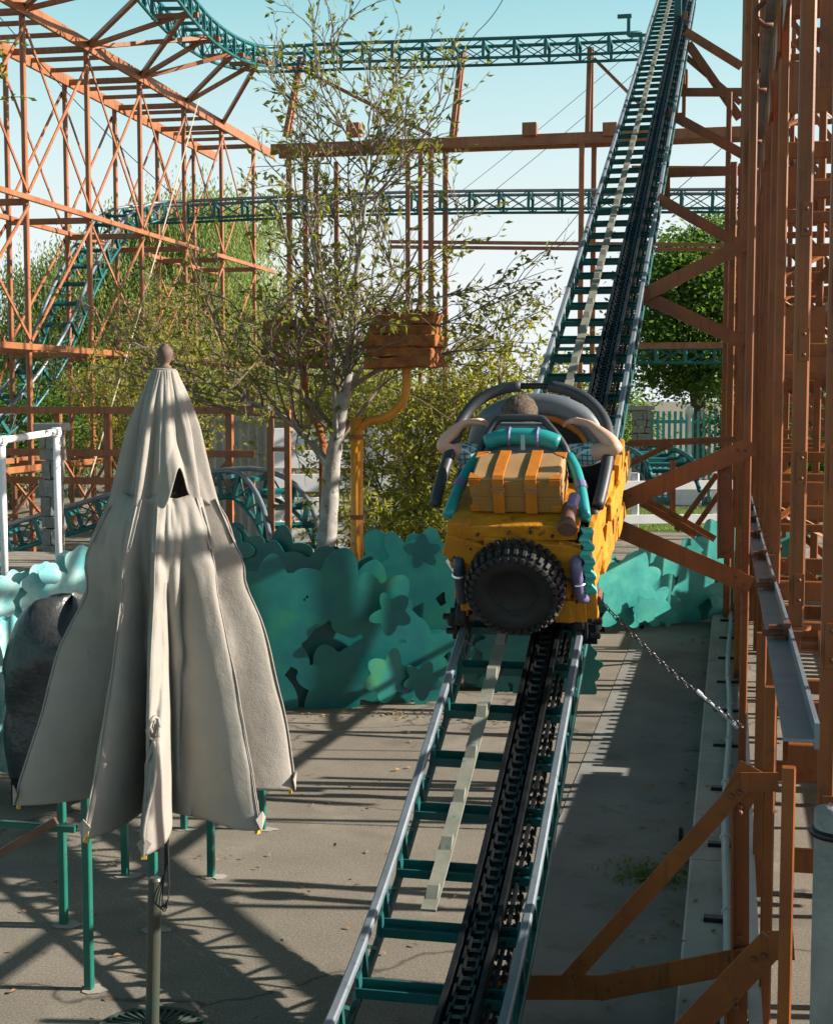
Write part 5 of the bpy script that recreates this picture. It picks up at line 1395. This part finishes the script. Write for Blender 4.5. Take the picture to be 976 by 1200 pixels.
# ------------------------------------------------------------------ trees
def limb(mb, p, d, L, r0, r1, n, wob, grav, r_, sides=6):
    pts = [V(p)]; d = V(d).normalized(); nodes = []
    for i in range(n):
        d = (d + V((r_.gauss(0, wob), r_.gauss(0, wob), r_.gauss(0, wob) + grav))).normalized()
        pts.append(pts[-1] + d*(L/n)); nodes.append((pts[-1].copy(), d.copy(), (i+1)/n))
    mb.tube(pts, [r0 + (r1-r0)*i/n for i in range(n+1)], sides, caps=False)
    return nodes
def fan(d, ang, r_):
    """a direction off d by about ang"""
    s = d.cross(V((r_.gauss(0, 1), r_.gauss(0, 1), r_.gauss(0, 1)))).normalized()
    return (d*math.cos(ang) + s*math.sin(ang)).normalized()
def tree(name, label, base, trunk_pts, radii, barkmat, leafmat, seed, starts, L1, n2, L2, n3, L3, nleaf, size, width=.4, up1=.03, up2=.02, extra=None, group=None, spread=(.5, 1.1), droop=0.0, aim=None, bare=0.0, cat='tree'):
    r_ = random.Random(seed)
    root = thing(name, base, label, cat, group)
    tm = MB(); bm = MB(); lm = MB()
    path = smooth_path(trunk_pts, 5); m = len(path)
    rs = [lerp_tab(i/(m-1), radii) * (1 + .06*math.sin(i*1.9)) for i in range(m)]
    tm.tube(path, rs, 12)
    for ex, er in (extra or []):
        pp = smooth_path(ex, 5); tm.tube(pp, [er[0] + (er[1]-er[0])*i/(len(pp)-1) for i in range(len(pp))], 9)
    allp = [(path[i], (path[min(i+1, m-1)]-path[i-1]).normalized(), rs[i]) for i in range(1, m) if i/(m-1) > starts[0]]
    for ex, er in (extra or []):
        pp = smooth_path(ex, 5)
        allp += [(pp[i], (pp[min(i+1, len(pp)-1)]-pp[i-1]).normalized(), er[0]*.6) for i in range(len(pp)//3, len(pp))]
    for k in range(starts[1]):
        p, d, rr = r_.choice(allp)
        dd = fan(d, r_.uniform(*spread), r_)
        if aim: dd = (dd + V(aim)*r_.uniform(0, 1)).normalized()
        l1 = L1*r_.uniform(.55, 1.25)
        nd = limb(bm, p, dd, l1, max(.008, rr*.45), .006, 8, .13, up1, r_, 5)
        for _ in range(n2):
            q, e, t = r_.choice(nd[1:])
            l2 = L2*r_.uniform(.5, 1.2)
            nd2 = limb(bm, q, fan(e, r_.uniform(.3, .9), r_), l2, .0065, .003, 6, .15, up2, r_, 4)
            for _ in range(n3):
                q3, e3, t3 = r_.choice(nd2)
                nd3 = limb(bm, q3, fan(e3, r_.uniform(.3, .9), r_), L3*r_.uniform(.5, 1.3), .003, .0016, 4, .15, droop, r_, 3)
                if r_.random() < bare: continue
                for _ in range(nleaf):
                    q4, e4, t4 = r_.choice(nd3)
                    lm.leaf(q4 + V((r_.gauss(0, .01), r_.gauss(0, .01), r_.gauss(0, .01))), fan(e4, r_.uniform(.3, 1.2), r_) + V((0, 0, -.1)), size*r_.uniform(.6, 1.25), width, r_)
    tm.build('trunk', barkmat, root, smooth=True); bm.build('branches', M['twig'], root); lm.build('leaves', leafmat, root)
    return root
Yt = 12.9
T = lambda x, y, dy=0: at(x, y, Y=Yt+dy)
b_ = T(378, 700); b_ = V((b_.x, Yt, 0))
tree('birch_like_tree', 'pale barked sparse tree rising from the teal leaves in the middle', b_,
     [b_, T(379, 690), T(380, 660), T(385, 610), T(388, 560), T(393, 520), T(402, 470), T(409, 420), T(413, 370), T(418, 320), T(421, 285)],
     [(0, .105), (.25, .092), (.45, .075), (.6, .058), (.8, .038), (1, .022)], M['bark_white'], M['leaf_olive'], 5, (.48, 62), 1.30, 7, .62, 4, .24, 3, .082, .42, .06, .03,
     extra=[([T(388, 550), T(372, 528), T(352, 505, -.2), T(322, 482, -.4), T(286, 468, -.6)], (.045, .012)), ([T(403, 465), T(425, 430, .2), T(450, 395, .4), T(480, 350, .6)], (.03, .010)),
            ([T(410, 415), T(392, 370, -.2), T(372, 320, -.3), T(360, 240, -.4)], (.026, .008)), ([T(394, 520), T(392, 470, -.3), T(388, 420, -.5), T(384, 340, -.6)], (.026, .008)), ([T(421, 285), T(428, 240), T(430, 180, .1)], (.018, .007))],
     spread=(.35, 1.2), bare=.14)
def shrub(label, px, Y, ytop, halfw, seed, stems, mat='leaf_shrub', size=.075, dens=1.0, name='shrub'):
    r_ = random.Random(seed); p = G(px, Y); zt = at(px, ytop, Y=Y).z
    root = thing(name, p, label, 'shrub'); tm = MB(); lm = MB()
    for s in range(stems):
        e = V((r_.gauss(0, .22)*halfw*2, r_.gauss(0, .4), zt*.8)).normalized()
        nd = limb(tm, p + V((r_.uniform(-.3, .3)*halfw, r_.uniform(-.2, .2), 0)), e, zt*r_.uniform(.75, 1.0), .024, .006, 12, .07, .01, r_, 6)
        for q, d, t in nd[1:]:
            for _ in range(3):
                nd2 = limb(tm, q, fan(d, r_.uniform(.5, 1.2), r_), halfw*r_.uniform(.35, .8), .007, .003, 6, .16, -.01, r_, 4)
                for q2, d2, t2 in nd2:
                    for _ in range(2):
                        nd3 = limb(tm, q2, fan(d2, r_.uniform(.4, 1.2), r_), r_.uniform(.12, .3), .003, .0015, 3, .2, -.03, r_, 3)
                        for _ in range(int(5*dens)):
                            q3, d3, t3 = r_.choice(nd3)
                            lm.leaf(q3 + V((r_.gauss(0, .02), r_.gauss(0, .02), r_.gauss(0, .02))), fan(d3, r_.uniform(.3, 1.3), r_), size*r_.uniform(.6, 1.2), .42, r_)
    tm.build('stems', M['twig'], root); lm.build('leaves', M[mat], root)
    return root
shrub('bright olive shrub behind the car and left of the lift', 580, 15.2, 375, 1.05, 31, 7)
shrub('loose yellow green shrub between the ochre pipe and the car', 490, 15.4, 470, .85, 32, 6)
shrub('low leafy shrub behind the hedge beside the car', 525, 14.2, 530, .6, 33, 5)
shrub('tall airy shrub left of the white barked tree', 300, 25.4, 300, 1.7, 34, 7, dens=.8)
shrub('thin shrub in front of the left trestle above the umbrella', 226, 25.2, 350, 1.5, 35, 5, dens=.7)
shrub('low dense shrub at the foot of the left trestle', 165, 21.8, 410, 1.1, 37, 6)
shrub('shrub behind the white plank fence below the left rusty box', 430, 23.5, 420, 1.4, 38, 6)

def big_tree(name, label, px, Y, ytop, radx, radz, mat, seed, clumps, per, size, droop=0.0, width=.4, hang=0):
    r_ = random.Random(seed); p = G(px, Y); zt = at(px, ytop, Y=Y).z; zc = zt - radz
    root = thing(name, p, label, 'tree', 'large trees beyond the ride'); tm = MB(); lm = MB()
    tp = smooth_path([p, p + V((.1, 0, zc*.4)), p + V((-.1, .1, zc*.8)), p + V((0, 0, zc+radz*.4))], 4)
    tm.tube(tp, [.30 - .22*i/(len(tp)-1) for i in range(len(tp))], 10)
    for k in range(clumps):
        while True:
            d = V((r_.uniform(-1, 1), r_.uniform(-1, 1), r_.uniform(-1, 1)))
            if .25 < d.length < 1: break
        d = d.normalized()*(d.length**.5)
        lump = .78 + .36*mnoise.noise(V((d.x*1.7+seed, d.y*1.7, d.z*1.7)))
        c = p + V((0, 0, zc)) + V((d.x*radx*lump, d.y*radx*lump, d.z*radz*lump))
        if c.z < .6: c.z = .6 + r_.random()
        if k % 3 == 0:
            s = tp[r_.randrange(len(tp)//2, len(tp))]
            mid = s.lerp(c, .5) + V((r_.gauss(0, .2), r_.gauss(0, .2), r_.uniform(-.1, .35)))
            tm.tube(smooth_path([s, mid, c], 3), [.06, .055, .045, .04, .03, .022, .012], 5, caps=False)
        cs = r_.uniform(.28, .62)*(radx/3)**.5*(1.25 if k % 5 == 0 else 1.0)
        for _ in range(per):
            q = c + V((r_.gauss(0, cs), r_.gauss(0, cs), r_.gauss(0, cs*.6)))
            if hang:
                L = r_.uniform(.3, hang)
                for j in range(4):
                    lm.leaf(q - V((r_.gauss(0, .02), r_.gauss(0, .02), L*j/4)), V((r_.gauss(0, .4), r_.gauss(0, .4), -1)), size*r_.uniform(.7, 1.3), width, r_)
            else:
                lm.leaf(q, V((r_.gauss(0, 1), r_.gauss(0, 1), r_.gauss(0, .6)-droop)), size*r_.uniform(.6, 1.3), width, r_)
    tm.build('trunk', M['bark'], root, smooth=True); lm.build('crown', M[mat], root)
    return root
big_tree('drooping_tree', 'large drooping light green tree behind the left trestle', 225, 36, 178, 3.0, 4.0, 'leaf_willow', 41, 420, 56, .125, hang=.55, width=.34)
big_tree('drooping_tree', 'drooping tree further left, lower than its neighbour, behind the descending track', 95, 34, 262, 2.4, 3.2, 'leaf_willow', 42, 260, 50, .125, hang=.6, width=.34)
big_tree('broadleaf_tree', 'dark green broadleaf tree above the turquoise fence right of the lift', 812, 38, 236, 2.0, 2.9, 'leaf_dark', 43, 210, 150, .15, droop=.3, width=.5)
big_tree('broadleaf_tree', 'rounded green tree seen through the right hand frame', 935, 36, 330, 2.4, 2.9, 'leaf_dark', 44, 130, 130, .15, droop=.3, width=.5)
big_tree('broadleaf_tree', 'low green tree far behind the shrubs in the middle', 560, 44, 415, 2.6, 2.2, 'leaf_willow', 45, 110, 70, .2, width=.45)
big_tree('broadleaf_tree', 'low green tree behind the white plank fence', 400, 42, 385, 2.9, 2.6, 'leaf_willow', 46, 120, 70, .2, width=.45)
big_tree('bare_tree', 'thin hazy tree at the far left edge', 0, 40, 352, 1.6, 2.2, 'leaf_olive', 47, 60, 24, .16, width=.35)
big_tree('broadleaf_tree', 'low bushy tree below the bare tree at the far left edge', 20, 30, 420, 1.8, 1.7, 'leaf_dark', 48, 110, 60, .16, droop=.2)
big_tree('broadleaf_tree', 'low hedge like tree closing the view between stone pillar and lift', 690, 46, 430, 2.2, 1.9, 'leaf_dark', 49, 110, 60, .2, droop=.2)
# leafy branch reaching in at the upper left corner
cb = thing('overhanging_branch', at(-40, 60, Y=9), 'small leafy branch tip hanging in at the upper left corner', 'branch')
r_ = random.Random(9); tm = MB(); lm = MB()
for k in range(7):
    p = at(-45, 40+14*k, Y=9+r_.uniform(-.3, .3))
    for q, d, t in limb(tm, p, V((1, 0, r_.uniform(-.3, .3))), r_.uniform(.25, .52), .006, .002, 7, .16, -.02, r_, 4):
        for _ in range(4): lm.leaf(q, fan(d, r_.uniform(.3, 1.2), r_), r_.uniform(.035, .06), .45, r_)
tm.build('twigs', M['twig'], cb); lm.build('leaves', M['leaf_olive'], cb)
fl = thing('flowering_shrub', G(262, 25), 'dark shrub with a few pink flowers above the sheet metal wall', 'shrub')
r_ = random.Random(14); lm = MB(); pm = MB(); tm = MB(); p0_ = G(262, 25.0)
for k in range(60):
    c = p0_ + V((r_.gauss(0, .55), r_.gauss(0, .25), r_.uniform(.8, 2.7)))
    if k % 4 == 0: tm.tube([p0_ + V((0, 0, .02)), p0_.lerp(c, .5) + V((0, 0, .2)), c], [.02, .012, .004], 5)
    for _ in range(22): lm.leaf(c + V((r_.gauss(0, .14), r_.gauss(0, .14), r_.gauss(0, .14))), V((r_.gauss(0, 1), r_.gauss(0, 1), r_.gauss(0, 1))), .11, .35, r_)
    if k % 5 == 0:
        pm = MB()
        for _ in range(5): pm.leaf(c + V((r_.gauss(0, .05), -.15 + r_.gauss(0, .05), r_.gauss(0, .05))), V((r_.gauss(0, 1), r_.gauss(0, 1), 1)), .07, .8, r_)
        pm.build('flower', M['petal'], fl)
tm.build('stems', M['twig'], fl); lm.build('leaves', M['leaf_dark'], fl); 

# ------------------------------------------------------------------ ground litter, weeds, lawn blades
r_ = random.Random(77); mb = MB()
def litter(x, y, s, z=.006):
    a_ = r_.uniform(0, 6.28); d = V((math.cos(a_), math.sin(a_), 0)); sd_ = V((-d.y, d.x, 0))
    p = V((x, y, z + r_.uniform(0, .006)))
    mb.add([p, p + d*s*.5 - sd_*s*.25 + V((0, 0, s*r_.uniform(0, .3))), p + d*s + V((0, 0, s*r_.uniform(0, .2))), p + d*s*.5 + sd_*s*.25 + V((0, 0, s*r_.uniform(0, .3)))], [(0, 1, 2, 3)])
for _ in range(150): litter(-.19 - abs(r_.gauss(0, .14)), r_.uniform(5.3, 16), r_.uniform(.02, .055), .008)
for _ in range(220): litter(r_.uniform(-4.5, -1.2), r_.uniform(5.3, 11.3), r_.uniform(.015, .05))
for _ in range(220): litter(r_.uniform(-3.7, -1.6), 11.25 - abs(r_.gauss(0, .16)), r_.uniform(.02, .055))
for _ in range(60): litter(-.32 + r_.gauss(0, .10), 7.75 + r_.gauss(0, .16), r_.uniform(.02, .05), .008)
for _ in range(50): litter(r_.uniform(-.17, .1), r_.uniform(5, 15), r_.uniform(.015, .04), .124)
tag(mb.build('leaf_litter', M['litter']), 'dry fallen leaves scattered on asphalt and along the kerb', 'leaf litter', kind='stuff')
mb = MB()
for _ in range(420): mb.leaf((-.38 + r_.gauss(0, .11), 7.62 + r_.gauss(0, .09), .004), V((r_.gauss(0, .8), r_.gauss(0, .8), .9)), r_.uniform(.015, .045), .3, r_)
tag(mb.build('weeds', M['leaf_dark']), 'patch of low weeds in the lane beside the kerb', 'weeds', kind='stuff')
mb = MB()
for _ in range(9000): mb.leaf((r_.uniform(-4.5, 5), 27.6 + 5.8*r_.random()**1.5, .0), V((r_.gauss(0, .35), r_.gauss(0, .35), 1)), r_.uniform(.05, .12), .18, r_)
tag(mb.build('lawn_grass', M['grass']), 'mown green lawn strip beyond the white ranch fence', 'grass', kind='stuff')
sk = thing('bottle', (-.235, 7.9, 0), 'small pale bottle standing by the kerb next to the weeds', 'bottle')
mb = MB(); mb.lathe([(.028, .004), (.03, .01), (.03, .07), (.022, .09), (.012, .10), (.012, .115), (.001, .116)], (-.235, 7.9, 0), (0, 0, 1), 14); mb.build('bottle_body', M['conduit'], sk, smooth=True)
mb = MB(); mb.lathe([(.014, .117), (.014, .19), (.004, .2)], (-.235, 7.9, 0), (0, 0, 1), 10); mb.build('nozzle', M['black_steel'], sk)
